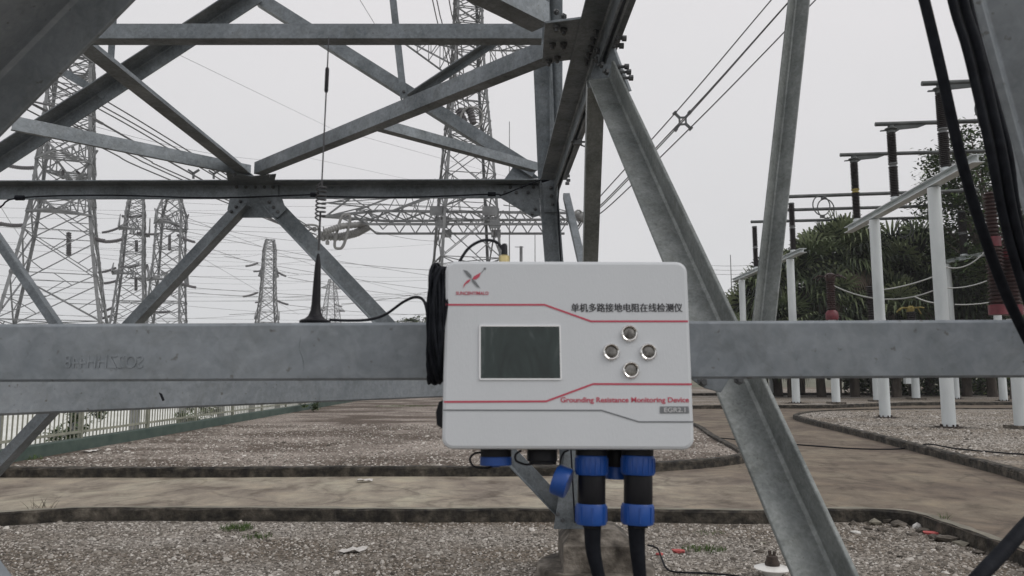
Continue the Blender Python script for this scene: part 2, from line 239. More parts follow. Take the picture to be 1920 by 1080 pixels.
# ------------------------------------------------------------------ mesh helpers
class MB:
    def __init__(s): s.v = []; s.f = []
    def add(s, vs, fs):
        k = len(s.v); s.v += [tuple(q) for q in vs]; s.f += [tuple(i + k for i in f) for f in fs]
    def prism(s, poly, d):
        """polygon (list of Vectors) extruded by vector d"""
        n = len(poly); vs = [V(p) for p in poly] + [V(p) + d for p in poly]
        s.add(vs, [tuple(range(n))[::-1], tuple(range(n, 2 * n))] + [(i, (i + 1) % n, n + (i + 1) % n, n + i) for i in range(n)])
    def angle(s, A, B, w, f1, f2, t=.009, w2=None, center=False, ch=0):
        A, B, f1, f2 = V(A), V(B), V(f1), V(f2); w2 = w2 or w
        d = (B - A).normalized(); a = (f1 - d * f1.dot(d)).normalized(); b = f2 - d * f2.dot(d); b = (b - a * b.dot(a)).normalized()
        o = -a * w / 2 if center else V((0, 0, 0))
        pr = [(0, 0), (w, 0), (w, t * .8), (w - t * .2, t), (t * 1.7, t), (t, t * 1.7), (t, w2 - t * .2), (t * .8, w2), (0, w2)]
        if ch: pr = [(ch, 0), (w - ch, 0), (w, ch * .8)] + pr[3:] + [(0, ch)]
        s.prism([A + o + a * x + b * y for x, y in pr], B - A)
    def bar(s, A, B, w, h=None, up=(0, 0, 1)):
        A, B = V(A), V(B); h = h or w; d = (B - A)
        if d.length < 1e-6: return
        d.normalize(); u = V(up)
        if abs(d.dot(u)) > .95: u = V((1, 0, 0)) if abs(d.x) < .9 else V((0, 1, 0))
        x = d.cross(u).normalized(); y = x.cross(d).normalized()
        s.prism([A + x * w / 2 + y * h / 2, A - x * w / 2 + y * h / 2, A - x * w / 2 - y * h / 2, A + x * w / 2 - y * h / 2], B - A)
    def box(s, c, sx, sy, sz, X=V((1, 0, 0)), Y=V((0, 1, 0)), Z=V((0, 0, 1))):
        c = V(c); p = [c + X * (a * sx / 2) + Y * (b * sy / 2) - Z * sz / 2 for a, b in ((-1, -1), (1, -1), (1, 1), (-1, 1))]
        s.prism(p, Z * sz)
    def tube(s, pts, r, n=8, smooth=0, cap=True, closed=False):
        pts = [V(p) for p in pts]
        rs = list(r) if isinstance(r, (list, tuple)) else [r] * len(pts)
        if smooth:
            o = []; ro = []; m = len(pts)
            rg = range(m) if closed else range(m - 1)
            for i in rg:
                if closed: p0, p1, p2, p3 = pts[i - 1], pts[i], pts[(i + 1) % m], pts[(i + 2) % m]
                else: p0 = pts[max(i - 1, 0)]; p1 = pts[i]; p2 = pts[i + 1]; p3 = pts[min(i + 2, m - 1)]
                for k in range(smooth):
                    t = k / smooth
                    o.append(.5 * ((2 * p1) + (p2 - p0) * t + (2 * p0 - 5 * p1 + 4 * p2 - p3) * t * t + (3 * p1 - p0 - 3 * p2 + p3) * t ** 3))
                    ro.append(rs[i] * (1 - t) + rs[(i + 1) % m] * t)
            if not closed: o.append(pts[-1]); ro.append(rs[-1])
            pts, rs = o, ro
        m = len(pts); vs = []; prev = None
        for i, p in enumerate(pts):
            if closed: d = pts[(i + 1) % m] - pts[i - 1]
            else: d = pts[min(i + 1, m - 1)] - pts[max(i - 1, 0)]
            d.normalize()
            if prev is None:
                u = V((0, 0, 1)) if abs(d.z) < .9 else V((1, 0, 0)); x = d.cross(u).normalized()
            else: x = (prev - d * prev.dot(d)).normalized()
            prev = x; y = d.cross(x)
            vs += [p + x * (rs[i] * math.cos(2 * math.pi * k / n)) + y * (rs[i] * math.sin(2 * math.pi * k / n)) for k in range(n)]
        fs = []
        for i in range(m if closed else m - 1):
            j = (i + 1) % m
            fs += [(i * n + k, i * n + (k + 1) % n, j * n + (k + 1) % n, j * n + k) for k in range(n)]
        if cap and not closed: fs += [tuple(range(n))[::-1], tuple((m - 1) * n + k for k in range(n))]
        s.add(vs, fs)
    def lathe(s, prof, base, axis=(0, 0, 1), n=16):
        """profile [(radius, height)] along axis from base"""
        base = V(base); ax = V(axis).normalized(); u = V((1, 0, 0)) if abs(ax.x) < .9 else V((0, 1, 0))
        x = ax.cross(u).normalized(); y = ax.cross(x); vs = []; m = len(prof)
        for r, h in prof: vs += [base + ax * h + x * (r * math.cos(2 * math.pi * k / n)) + y * (r * math.sin(2 * math.pi * k / n)) for k in range(n)]
        fs = [(i * n + k, (i + 1) * n + k, (i + 1) * n + (k + 1) % n, i * n + (k + 1) % n) for i in range(m - 1) for k in range(n)]
        fs += [tuple(range(n)), tuple((m - 1) * n + k for k in range(n))[::-1]]
        s.add(vs, fs)
    def hexbolt(s, c, ax, r=.016, h=.012, shank=0):
        ax = V(ax).normalized()
        s.lathe([(r, 0), (r, h * .8), (r * .85, h)], c, ax, 6)
        s.lathe([(r * .5, h), (r * .5, h + h * .9 + shank)], c, ax, 8)
    def build(s, name, mat, parent=None, smooth=False, bevel=0, loc=None):
        me = bpy.data.meshes.new(name)
        if parent is not None: o0 = wloc(parent)
        else:
            if loc is not None: o0 = V(loc)
            else:
                zs = min(v[2] for v in s.v); o0 = V((sum(v[0] for v in s.v) / len(s.v), sum(v[1] for v in s.v) / len(s.v), zs))
        me.from_pydata([(v[0] - o0[0], v[1] - o0[1], v[2] - o0[2]) for v in s.v], [], s.f); me.update()
        bm = bmesh.new(); bm.from_mesh(me); bmesh.ops.recalc_face_normals(bm, faces=bm.faces); bm.to_mesh(me); bm.free()
        me.materials.append(mat)
        if smooth:
            me.polygons.foreach_set('use_smooth', [True] * len(me.polygons))
        o = bpy.data.objects.new(name, me); COL.objects.link(o)
        if parent is not None: o.parent = parent
        else: o.location = o0
        o['wl'] = list(o0)
        if bevel:
            b = o.modifiers.new('bevel', 'BEVEL'); b.width = bevel; b.segments = 2; b.limit_method = 'ANGLE'; b.angle_limit = R(40)
        if smooth:
            b = o.modifiers.new('es', 'EDGE_SPLIT'); b.split_angle = R(38)
        return o
def wloc(o): return V(o['wl'])
def thing(name, label, cat, loc, group=None):
    o = bpy.data.objects.new(name, None); COL.objects.link(o); o.location = loc; o['wl'] = list(loc)
    o.empty_display_size = .2; o['label'] = label; o['category'] = cat
    if group: o['group'] = group
    return o
def tag(o, label, cat, group=None):
    o['label'] = label; o['category'] = cat
    if group: o['group'] = group
    return o
def struct(o): o['kind'] = 'structure'; return o
def stuff(o, label, cat): o['kind'] = 'stuff'; o['label'] = label; o['category'] = cat; return o
def move(o, loc): o.location = loc; o['wl'] = list(loc)
def dup(root, loc, rz, label=None, group=None):
    r = root.copy(); COL.objects.link(r); r.location = loc; r.rotation_euler = (0, 0, rz)
    if label: r['label'] = label
    if group: r['group'] = group
    for ch in list(root.children):
        c = ch.copy(); COL.objects.link(c); c.parent = r
        for g in list(ch.children):
            d = g.copy(); COL.objects.link(d); d.parent = c
    return r

# ================================================================== SETTING: ground, road, gravel beds, kerbs
ZR, ZB = .12, .20
def xy(pts, z): return [PZ(a, b, z) for a, b in pts]
def dense(pts, step=.25):
    o = []
    for a, b in zip(pts[:-1], pts[1:]):
        n = max(1, int((b - a).length / step)); o += [a.lerp(b, k / n) for k in range(n)]
    return o + [pts[-1]]
def smoothed(pts, n=6):
    o = []; m = len(pts)
    for i in range(m - 1):
        p0, p1, p2, p3 = pts[max(i - 1, 0)], pts[i], pts[i + 1], pts[min(i + 2, m - 1)]
        for k in range(n):
            t = k / n; o.append(.5 * ((2 * p1) + (p2 - p0) * t + (2 * p0 - 5 * p1 + 4 * p2 - p3) * t * t + (3 * p1 - p0 - 3 * p2 + p3) * t ** 3))
    return o + [pts[-1]]
def sheet(name, poly, z, mat, thick=0):
    mb = MB()
    pv = [V((p.x, p.y, z)) for p in poly]
    if thick: mb.prism([V((p.x, p.y, z - thick)) for p in poly], V((0, 0, thick)))
    else: mb.add(pv, [tuple(range(len(pv)))])
    o = mb.build(name, mat, loc=(0, 0, 0)); bm = bmesh.new(); bm.from_mesh(o.data); bmesh.ops.triangulate(bm, faces=bm.faces)
    for f in bm.faces:
        if not thick and f.normal.z < 0: f.normal_flip()
    bm.to_mesh(o.data); bm.free()
    return struct(o)
BIG = 900
sheet('terrain', [V((-BIG, -60, 0)), V((BIG, -60, 0)), V((BIG, 2200, 0)), V((-BIG, 2200, 0))], -.08, M['terrain'])
# front edge of the raised concrete path
front_px = [(-700, 975), (-300, 966), (0, 962), (140, 954), (400, 954), (700, 955), (980, 955), (1200, 956), (1420, 958), (1590, 955), (1700, 961), (1760, 978), (1830, 1003), (1920, 1035), (2100, 1120)]
front = smoothed(xy(front_px, ZR), 4)
front_d = dense(front, .22)
fj = []
for i, p in enumerate(front_d):
    fj.append(V((p.x, p.y + .012 * math.sin(p.x * 1.7) + rnd.uniform(-.012, .012), ZR)))
sheet('gravel_ground', [V((-14, -6, 0)), V((10, -6, 0))] + [V((10, 3, 0))] + [V((p.x, p.y + .05, 0)) for p in reversed(fj)] + [V((-14, 9, 0))], 0.0, M['gravel'])
sheet('path', [V((p.x, p.y, 0)) for p in fj] + [V((14, 3, 0)), V((70, 3, 0)), V((70, 75, 0)), V((-7.2, 75, 0)), V((-7.2, 10.4, 0)), V((-14, 10.4, 0)), V((-14, 8.4, 0))], ZR, M['road'])
def kerb(name, pts, z0, z1, width, inward, jit=.012, mat='kerb', gaps=(), gapx=()):
    """kerb ribbon along pts; inward = +1/-1 side on which its body lies (left of the direction = +1)"""
    pts = dense(pts, .16); mb = MB(); n = len(pts); rows = []
    for i, p in enumerate(pts):
        d = (pts[min(i + 1, n - 1)] - pts[max(i - 1, 0)]); d.z = 0; d.normalize(); nn = V((-d.y, d.x, 0)) * inward
        j = lambda a=1: rnd.uniform(-jit, jit) * a
        q = V((p.x, p.y, 0)); rows.append([q + V((0, 0, z0)) + nn * j(), q + V((0, 0, z1 - .02 + j())) + nn * (j() * .8), q + V((0, 0, z1 + j(.5))) + nn * (.022 + j(.6)), q + V((0, 0, z1 + j(.5))) + nn * (width + j()), q + V((0, 0, z0)) + nn * width])
    mb.v = [tuple(v) for r in rows for v in r]
    for i in range(n - 1):
        if any(a <= pts[i].x <= b for a, b in gapx): continue
        for k in range(4): mb.f.append((i * 5 + k, i * 5 + k + 1, i * 5 + 5 + k + 1, i * 5 + 5 + k))
    for i in (0, n - 1): mb.f.append(tuple(i * 5 + k for k in range(5)))
    return mb
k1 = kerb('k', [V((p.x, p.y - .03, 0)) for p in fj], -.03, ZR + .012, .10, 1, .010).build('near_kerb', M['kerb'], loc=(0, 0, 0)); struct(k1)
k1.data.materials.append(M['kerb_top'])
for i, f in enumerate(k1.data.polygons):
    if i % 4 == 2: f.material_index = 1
k1t = MB(); fr = dense([V((p.x, p.y - .018, 0)) for p in fj], .3)
# left gravel bed
Lfront = smoothed(xy([(-900, 886), (-300, 884), (0, 884), (400, 884), (700, 882), (980, 882), (1150, 878), (1260, 872), (1340, 866), (1395, 859)], ZB), 3)
Lright = smoothed(xy([(1395, 859), (1402, 853), (1385, 842), (1340, 818), (1305, 797), (1240, 780), (1120, 762), (960, 752)], ZB), 3)[1:]
Lpoly = [V((p.x, p.y, 0)) for p in Lfront + Lright]
sheet('gravel_bed', Lpoly + [V((-5, 62, 0)), V((-7.4, 62, 0)), V((-7.4, Lfront[0].y, 0))] , ZB, M['gravel_back'])
k2 = kerb('k', Lfront + Lright, ZR - .02, ZB + .05, .13, 1, .014).build('path_kerb', M['kerb'], loc=(0, 0, 0)); struct(k2)
# right gravel bed
Rfront = smoothed(xy([(1486, 781), (1520, 791), (1620, 814), (1720, 840), (1830, 868), (1920, 893), (2120, 950)], ZB), 3)
Rback = smoothed(xy([(1486, 781), (1496, 776), (1540, 771), (1640, 768), (1800, 767), (2100, 768)], ZB), 3)
sheet('gravel_bed_right', [V((p.x, p.y, 0)) for p in Rfront] + [V((p.x, p.y, 0)) for p in reversed(Rback)], ZB, M['gravel_pale'])
struct(kerb('k', list(reversed(Rfront)), ZR - .02, ZB + .05, .14, -1, .016).build('right_bed_kerb', M['kerb'], loc=(0, 0, 0)))
struct(kerb('k', Rback, ZR - .02, ZB + .04, .14, -1, .012).build('right_bed_back_kerb', M['kerb'], loc=(0, 0, 0)))
# far gravel bed with its kerb
Ff = smoothed(xy([(1120, 765), (1300, 763), (1450, 762), (1560, 762), (1700, 757), (1920, 756), (2200, 756)], ZB), 2)
sheet('gravel_bed_far', [V((p.x, p.y, 0)) for p in Ff] + [V((60, 62, 0)), V((2, 62, 0))], ZB, M['gravel_pale'])
struct(kerb('k', Ff, ZR - .02, ZB + .06, .18, 1, .015).build('far_bed_kerb', M['kerb'], loc=(0, 0, 0)))
struct(kerb('k', dense(xy([(1290, 742), (1500, 741), (1700, 741), (2000, 742)], ZB), 2), ZB - .02, ZB + .14, .2, 1, .02).build('hedge_kerb', M['kerb'], loc=(0, 0, 0)))
# pale yard beyond the fence
sheet('yard', [V((-90, 6, 0)), V((-8.0, 6, 0)), V((-8.0, 75, 0)), V((-90, 160, 0))], .02, M['conc_pale'])

def inside(x, y, poly):
    c = False; j = len(poly) - 1
    for i in range(len(poly)):
        a, b = poly[i], poly[j]
        if (a.y > y) != (b.y > y) and x < (b.x - a.x) * (y - a.y) / (b.y - a.y) + a.x: c = not c
        j = i
    return c
LP = Lpoly + [V((-5, 62, 0)), V((-7.4, 62, 0)), V((-7.4, Lfront[0].y, 0))]
RP = list(Rfront) + list(reversed(Rback))
# loose stones on the gravel (uncountable)
def stones(name, n, region, smin, smax, z, mat, label, cl=None):
    mb = MB(); base = [(1, 0, 0), (0, 1, 0), (-1, 0, 0), (0, -1, 0), (0, 0, 1), (.7, .7, .5), (-.7, .6, .45)]
    vs = []; fs = []
    for i in range(n):
        x, y = region()
        if x is None: continue
        s = rnd.uniform(smin, smax) * (1 + (rnd.random() < .04) * 1.2); a = rnd.uniform(0, 6.28); ca, sa = math.cos(a), math.sin(a); k = len(vs)
        sx, sy, sz = s * rnd.uniform(.7, 1.4), s * rnd.uniform(.6, 1), s * rnd.uniform(.35, .8)
        for (u, v, w) in ((-1, -.3, 0), (-.2, -1, 0), (.9, -.6, 0), (1, .5, 0), (.1, 1, 0), (-.9, .6, 0)):
            u *= rnd.uniform(.7, 1.15) * sx; v *= rnd.uniform(.7, 1.15) * sy
            vs.append((x + u * ca - v * sa, y + u * sa + v * ca, z - .003 + rnd.uniform(0, .3) * sz))
        tx, ty = rnd.uniform(-.3, .3) * sx, rnd.uniform(-.3, .3) * sy
        for (u, v) in ((-.45, -.3), (.5, -.25), (.1, .5)):
            u = u * sx + tx; v = v * sy + ty; vs.append((x + u * ca - v * sa, y + u * sa + v * ca, z + sz * rnd.uniform(.8, 1.1)))
        fs += [(k + a_, k + b_, k + c_) for a_, b_, c_ in ((0, 1, 6), (1, 7, 6), (1, 2, 7), (2, 3, 7), (3, 8, 7), (3, 4, 8), (4, 5, 8), (5, 6, 8), (5, 0, 6), (6, 7, 8))]
    mb.v = vs; mb.f = fs
    me = bpy.data.meshes.new(name); me.from_pydata(vs, [], fs); me.materials.append(mat); o = bpy.data.objects.new(name, me); COL.objects.link(o); o['wl'] = [0, 0, 0]
    return stuff(o, label, 'gravel')
def reg_near():
    y = 4.2 + (8.1 - 4.2) * rnd.random(); x = rnd.uniform(-.75 * y, .75 * y)
    for a, b in zip(front_d[:-1], front_d[1:]):
        if a.x <= x <= b.x:
            if y > a.y - .08: return None, None
    return x, y
stones('gravel_stones', 42000, reg_near, .007, .015, 0, M['stone'], 'loose grey stones covering the gravel in front of the concrete path')
def reg_left():
    y = 10.4 + 9 * rnd.random() ** 1.5; x = rnd.uniform(-7.2, 4.5); return (x, y) if inside(x, y, LP) and inside(x + .1, y - .15, LP) and inside(x + .15, y, LP) else (None, None)
stones('gravel_stones', 16000, reg_left, .010, .022, ZB, M['stone'], 'loose stones and litter on the gravel bed behind the path')
def reg_right():
    a = rnd.random(); b = rnd.random()
    y = 12 + 14 * a ** 1.3; x = y * (.36 + .36 * b)
    return (x, y) if inside(x, y, RP) and inside(x - .1, y - .2, RP) else (None, None)
stones('gravel_stones', 16000, reg_right, .012, .024, ZB, M['stone'], 'loose stones on the gravel bed under the white posts')

# ================================================================== THE NEAR LATTICE TOWER
tower = thing('lattice_tower', 'galvanised steel lattice tower base standing around the camera, bars and braces in front of everything', 'pylon', (-1.6, 3.4, 0))
def mem(name, A, B, w, f1, f2, t=.009, w2=None, center=False, mat='steel', bevel=.0, ch=0):
    mb = MB(); mb.angle(A, B, w, f1, f2, t, w2, center, ch); return mb.build(name, M[mat], tower, bevel=bevel)
def ext(A, B, a, b): d = B - A; return A - d * a, B + d * b
ZD = 2.95
# back face
mem('horizontal_beam', P(-140, 347, 5.65), P(1012, 344, 5.65), .118, (0, 0, -1), (0, -1, 0), .010, .14, bevel=.002)
mem('diagonal_brace', P(462, 380, 5.66), P(-80, 957, 5.8), .125, (-.7, 0, .7), (0, -1, 0), center=True)
mem('diagonal_brace', P(508, 380, 5.66), P(1066, 968, 5.8), .125, (.7, 0, .7), (0, -1, 0), center=True, w2=.06)
mem('diagonal_brace', P(-60, 334, 5.62), P(478, -16, 5.5), .105, (.55, 0, -.83), (0, -1, 0), w2=.16)
mem('diagonal_brace', P(484, -6, 5.52), P(1004, 322, 5.62), .095, (.5, 0, .85), (0, 1, 0), center=True)
mem('redundant_brace', P(727, -90, 5.4), P(757, 184, 5.5), .053, (1, 0, 0), (0, 1, 0), center=True)
mem('redundant_brace', P(768, 182, 5.5), P(1012, 20, 5.4), .045, (.5, 0, -.85), (0, -1, 0), w2=.09)
mem('redundant_brace', P(220, -90, 5.45), P(204, 165, 5.55), .05, (1, 0, 0), (0, 1, 0), center=True)
mem('redundant_brace', P(196, 180, 5.55), P(20, 76, 5.5), .055, (.5, 0, .85), (0, 1, 0), center=True)
# plan bracing at the diaphragm
mem('horizontal_beam', PZ(-300, 72, ZD), PZ(1016, 72, ZD), .068, (0, 0, 1), (0, 1, 0), .007, bevel=.0015)
mem('plan_brace', PZ(476, 326, ZD), PZ(1020, 108, ZD), .088, (0, 0, 1), (0, 1, 0), .008, .075, bevel=.0015)
mem('plan_brace', PZ(470, 331, ZD), PZ(22, 243, ZD), .088, (0, 0, 1), (0, 1, 0), .008, .03, bevel=.0015)
mem('plan_brace', PZ(472, 337, ZD + .012), PZ(120, 58, ZD + .03), .095, (1, 0, 0), (0, 0, 1), .008, center=True)
mem('plan_brace', PZ(718, 242, ZD), PZ(1008, 320, ZD), .062, (0, 0, 1), (0, 1, 0), .006)
mem('plan_brace', PZ(1030, 46, ZD + .01), PZ(780, -80, ZD + .01), .10, (0, 0, 1), (0, 1, 0), .008)
# right face
a, b = ext(PZ(1042, 335, ZD - .01), PZ(1151, 0, ZD - .01), 0, .5)
mem('horizontal_beam', a, b, .112, (-1, 0, 0), (0, 0, -1), .010, .10, bevel=.002)
mem('horizontal_beam', a + V((.014, 0, .0)), b + V((.014, 0, .0)), .07, (1, 0, 0), (0, 0, -1), .010, .10, bevel=.002)
mem('diagonal_brace', P(1118, 165, 3.15), P(1092, 990, 5.72), .076, (1, 0, 0), (0, 1, 0), center=True, mat='steel_brace')
a, b = ext(P(1148, 150, 3.08), P(1571, 1080, 1.72), 0, .62)
mem('diagonal_brace', a, b, .104, (-1, 0, 0), (0, -.79, .61), .011, .090, mat='steel_brace', bevel=.002)
mem('redundant_brace', P(1499, -70, 2.3), P(1421, 640, 2.26), .050, (-.7, -.7, 0), (.7, -.7, 0), .005, mat='steel_brace')
mem('redundant_brace', P(1062, 362, 5.6), P(1104, 540, 4.7), .050, (1, 0, 0), (0, 1, 0), center=True)
# far right leg
mem('leg', P(1042, 335, 5.62), P(1093, 990, 5.80), .135, (-1, 0, 0), (0, -1, 0), .014, bevel=.002)
mem('leg', P(1024, -120, 5.25), P(1042, 345, 5.62), .135, (-1, 0, .0), (0, -1, 0), .014)
mem('leg', P(1042, -100, 5.15), P(1042, 338, 5.5), .11, (.8, -.6, 0), (.6, .8, 0), .010, center=True)
# near members: right leg, left brace, lower left brace
a, b = ext(P(1747, -220, 1.10), P(2067, 940, 1.30), .6, 1.15)
mem('leg', a, b, .16, (.93, -.36, 0), (-.75, -.65, 0), .014, .05, mat='steel_near', bevel=.003)
a, b = ext(P(337, -206, 1.66), P(-372, 512, 1.78), .5, 1.9)
mem('diagonal_brace', a, b, .108, (.68, .12, -.70), (-.5, -.6, .3), .012, .36, mat='steel_near', bevel=.003)
mem('diagonal_brace', P(-230, 740, 1.20), P(330, 1490, 1.05), .10, (-.8, 0, -.6), (0, -1, 0), .010, mat='steel_near', bevel=.003)
mem('diagonal_brace', P(-70, 352, 4.2), P(150, 672, 4.0), .062, (-.83, 0, -.55), (0, -1, 0), .008, .05, center=True)
# eye-level bars
bar_l, bar_r = P(-380, 720.5, 1.22), P(2060, 706, 1.22)
YB = 1.22
barA, barB = P(-380, 609, YB), P(2060, 598.5, YB)
device_bar = mem('horizontal_beam', barA, barB, .0945, (0, 0, -1), (0, 1, 0), .010, .08, mat='steel_near', bevel=.0008, ch=.0042)
sA, sB = P(-160, 786.5, 2.05), P(1075, 734.5, 5.75)
mem('horizontal_beam', sA, sB, .125, (0, 0, 1), (.5, 1, 0), .012, .09, mat='steel_near', bevel=.0012, ch=.007)
# gussets with bolts
def gusset(poly, d, bolts, ax, r=.016, h=.012, mat='steel'):
    mb = MB(); mb.prism(poly, V(d)); g = mb.build('gusset_plate', M[mat], tower, bevel=.0012)
    for c in bolts:
        m2 = MB(); m2.hexbolt(c, ax, r, h); m2.build('bolt', M['bolt'], g)
    return g
Yg = 5.63
gusset([P(*p, Yg) for p in ((431, 370), (426, 393), (441, 408), (521, 408), (536, 393), (528, 370))], (0, .01, 0),
       [P(*p, Yg) for p in ((451, 378), (443, 388), (434, 397), (505, 379), (513, 389), (521, 397))], (0, -1, 0), .014)
gusset([P(*p, Yg - .006) for p in ((436, 345), (436, 371), (521, 371), (521, 345))], (0, .008, 0),
       [P(x, 351, Yg - .006) for x in (444, 461, 479, 496, 512)], (0, -1, 0), .013)
gusset([P(*p, Yg - .004) for p in ((926, 347), (940, 372), (990, 402), (999, 408), (1014, 403), (1010, 347))], (0, .010, 0),
       [P(*p, Yg - .004) for p in ((957, 351), (978, 351), (1000, 351), (947, 361), (968, 361), (990, 361), (1004, 392), (998, 401))], (0, -1, 0), .014)
gusset([P(*p, 5.68) for p in ((944, 338), (962, 313), (990, 316), (1012, 334))], (0, .01, 0), [], (0, -1, 0))
gusset([P(*p, 5.60) for p in ((1016, 338), (1020, 398), (1044, 398), (1041, 338))], (0, .006, 0),
       [P(*p, 5.60) for p in ((1033, 352), (1034, 367), (1036, 383))], (0, -1, 0), .014)
zg = ZD - .012
gusset([PZ(*p, zg) for p in ((1022, 44), (1100, 34), (1076, 112), (1017, 119), (1019, 80))], (0, 0, .010),
       [PZ(*p, zg) for p in ((1043, 48), (1057, 54), (1036, 82), (1057, 82), (1045, 107), (1029, 113))], (0, 0, -1), .017, .014)
gusset([PZ(*p, zg - .004) for p in ((1088, 60), (1130, 40), (1106, 125), (1078, 128))], (0, 0, .004),
       [PZ(*p, zg - .004) for p in ((1117, 56), (1112, 70), (1108, 85), (1104, 98), (1100, 110))], (0, 0, -1), .014, .018)
gusset([P(*p, 3.12) for p in ((1108, 140), (1140, 60), (1152, 95), (1180, 170), (1130, 185))], (.012, .004, 0),
       [P(*p, 3.08) for p in ((1122, 96), (1120, 112), (1130, 122), (1140, 135), (1148, 150))], (-1, -.2, 0), .015)
gusset([P(*p, Yg) for p in ((1060, 845), (1094, 845), (1094, 992), (1038, 992), (1046, 940))], (0, .010, 0),
       [P(*p, Yg) for p in ((1046, 964), (1055, 975))], (0, -1, 0), .016)
gusset([P(*p, 1.95) for p in ((1290, 690), (1298, 712), (1322, 728), (1352, 736), (1380, 690))], (0, .010, 0),
       [P(*p, 1.95) for p in ((1316, 716), (1384, 712))], (0, -1, 0), .013, mat='steel_near')
gusset([PZ(*p, ZD - .006) for p in ((424, 325), (474, 331), (518, 327), (514, 343), (428, 343))], (0, 0, .006),
       [PZ(*p, ZD - .006) for p in ((440, 326), (505, 327))], (0, 0, -1), .014)
# step / splice bolts that stick out to the right of the frame
for (x, y, Y) in ((1153, 72, 3.0), (1148, 86, 3.02), (1158, 125, 3.08), (1162, 135, 3.08), (1166, 146, 3.08)):
    mb = MB(); c = P(x, y, Y); mb.lathe([(.012, 0), (.012, .010), (.007, .012), (.007, .03), (.013, .030), (.013, .048)], c, (1, 0, 0), 8); mb.build('bolt', M['bolt'], tower)
for (x, y) in ((1060, 322), (1061, 330), (1062, 338), (1060, 344)):
    mb = MB(); c = P(x, y, 5.6); mb.lathe([(.012, 0), (.012, .03)], c, (1, 0, 0), 6); mb.build('bolt', M['bolt'], tower)
mb = MB(); mb.hexbolt(P(757, 172, 5.49), (0, -1, 0), .013); mb.build('bolt', M['bolt'], tower); mb = MB(); mb.hexbolt(P(767, 178, 5.49), (0, -1, 0), .013); mb.build('bolt', M['bolt'], tower)
mb = MB(); mb.hexbolt(P(1042, 22, 2.95), (.3, -.6, -.5), .013); mb.build('bolt', M['bolt'], tower); mb = MB(); mb.hexbolt(P(1056, 30, 2.95), (.3, -.6, -.5), .013); mb.build('bolt', M['bolt'], tower)
# clamps on the right face frame
for i, (x, y) in enumerate(((1088, 222), (1083, 267))):
    mb = MB(); c = P(x, y, 4.2)
    mb.box(c, .05, .03, .03); mb.tube([c + V((-.04, -.01, 0)), c + V((.05, -.01, 0)), c + V((.085, -.01, 0))], .006, 6)
    mb.tube([c + V((.02, -.01, -.02)), c + V((.05, -.01, -.03)), c + V((.07, -.01, 0)), c + V((.07, -.01, .03))], .005, 6)
    mb.build('clamp', M['bolt'], tower)
# stamped mark on the bar (shows reversed) and a black scrape on the second bar
def textmesh(name, body, size, mat, parent, origin, X, Y, ext_=.0004, align='LEFT', width=None, bold=0.0, height=None, dbl=0):
    cu = bpy.data.curves.new(name, 'FONT'); cu.body = body; cu.size = size; cu.extrude = ext_; cu.align_x = align; cu.offset = bold
    o = bpy.data.objects.new(name, cu); COL.objects.link(o); bpy.context.view_layer.update()
    me = bpy.data.meshes.new_from_object(o.evaluated_get(bpy.context.evaluated_depsgraph_get())); bpy.data.objects.remove(o)
    if not len(me.vertices): print('EMPTY TEXT', body); return None
    xs = [v.co.x for v in me.vertices]; ys = [v.co.y for v in me.vertices]
    sx = width / (max(xs) - min(xs)) if width else 1; sy = height / (max(ys) - min(ys)) if height else 1; x0 = min(xs); y0 = min(ys)
    N = X.cross(Y).normalized(); o0 = wloc(parent)
    for v in me.vertices:
        c = v.co.copy(); v.co = origin + X * ((c.x - x0) * sx) + Y * ((c.y - y0) * sy) + N * c.z - o0
    if dbl:
        bm = bmesh.new(); bm.from_mesh(me); g = bmesh.ops.duplicate(bm, geom=bm.verts[:] + bm.edges[:] + bm.faces[:])
        for q in g['geom']:
            if isinstance(q, bmesh.types.BMVert): q.co += X * dbl + N * .00006
        bm.to_mesh(me); bm.free()
    me.materials.append(mat); ob = bpy.data.objects.new(name, me); COL.objects.link(ob); ob.parent = parent; ob['wl'] = list(o0); me.name = name
    return ob
o_ = P(268, 690, YB - .0004)
t_ = textmesh('stamped_mark', 'SO2ZHH448', .02, M['steel_near'], tower, o_, V((-1, 0, 0)), V((0, 0, 1)), .0009, width=.128, height=.021)
mb = MB(); c0, c1 = P(300, 737, 2.42), P(316, 765, 2.46); nrm = V((-.5, -1, 0)).normalized() * -.003
mb.prism([P(299, 736, 2.40), P(304, 738, 2.40), P(309, 750, 2.40), P(306, 752, 2.40)], V((-.001, -.003, 0))); mb.build('scrape_mark', M['rubber'], tower)

mb = MB(); mb.tube([P(x, y, YB + .0008) for x, y in ((566, 622), (563, 640), (562, 655), (568, 672), (570, 690), (567, 704))], [.0006, .0012, .0010, .0014, .0011, .0005], 6, 5); mb.build('drip_stain', M['steel'], tower)
# thin black wire laced along the back beam
mb = MB(); yy = 5.5
mb.tube([P(-40, 408, yy), P(0, 389, yy), P(35, 371, yy - .02), P(200, 366, yy), P(400, 371, yy), P(585, 365, yy - .02), P(600, 368, yy - .02), P(760, 370, yy), P(922, 364, yy - .02), P(940, 366, yy), P(975, 352, yy), P(1005, 341, yy), P(1046, 330, yy), P(1046, 380, yy), P(1048, 430, yy), P(1056, 560, yy), P(1066, 760, yy), P(1078, 980, yy + .1)], .006, 6, 4)
mb.lathe([(.02, -.03), (.02, .03)], P(37, 371, yy - .02), (1, 0, 0), 8); mb.lathe([(.018, -.03), (.018, .03)], P(922, 364, yy - .02), (1, 0, 0), 8); mb.lathe([(.018, -.03), (.018, .03)], P(590, 365, yy - .02), (1, 0, 0), 8); mb.lathe([(.02, -.03), (.02, .03)], P(1022, 336, yy - .02), (1, 0, .3), 8)
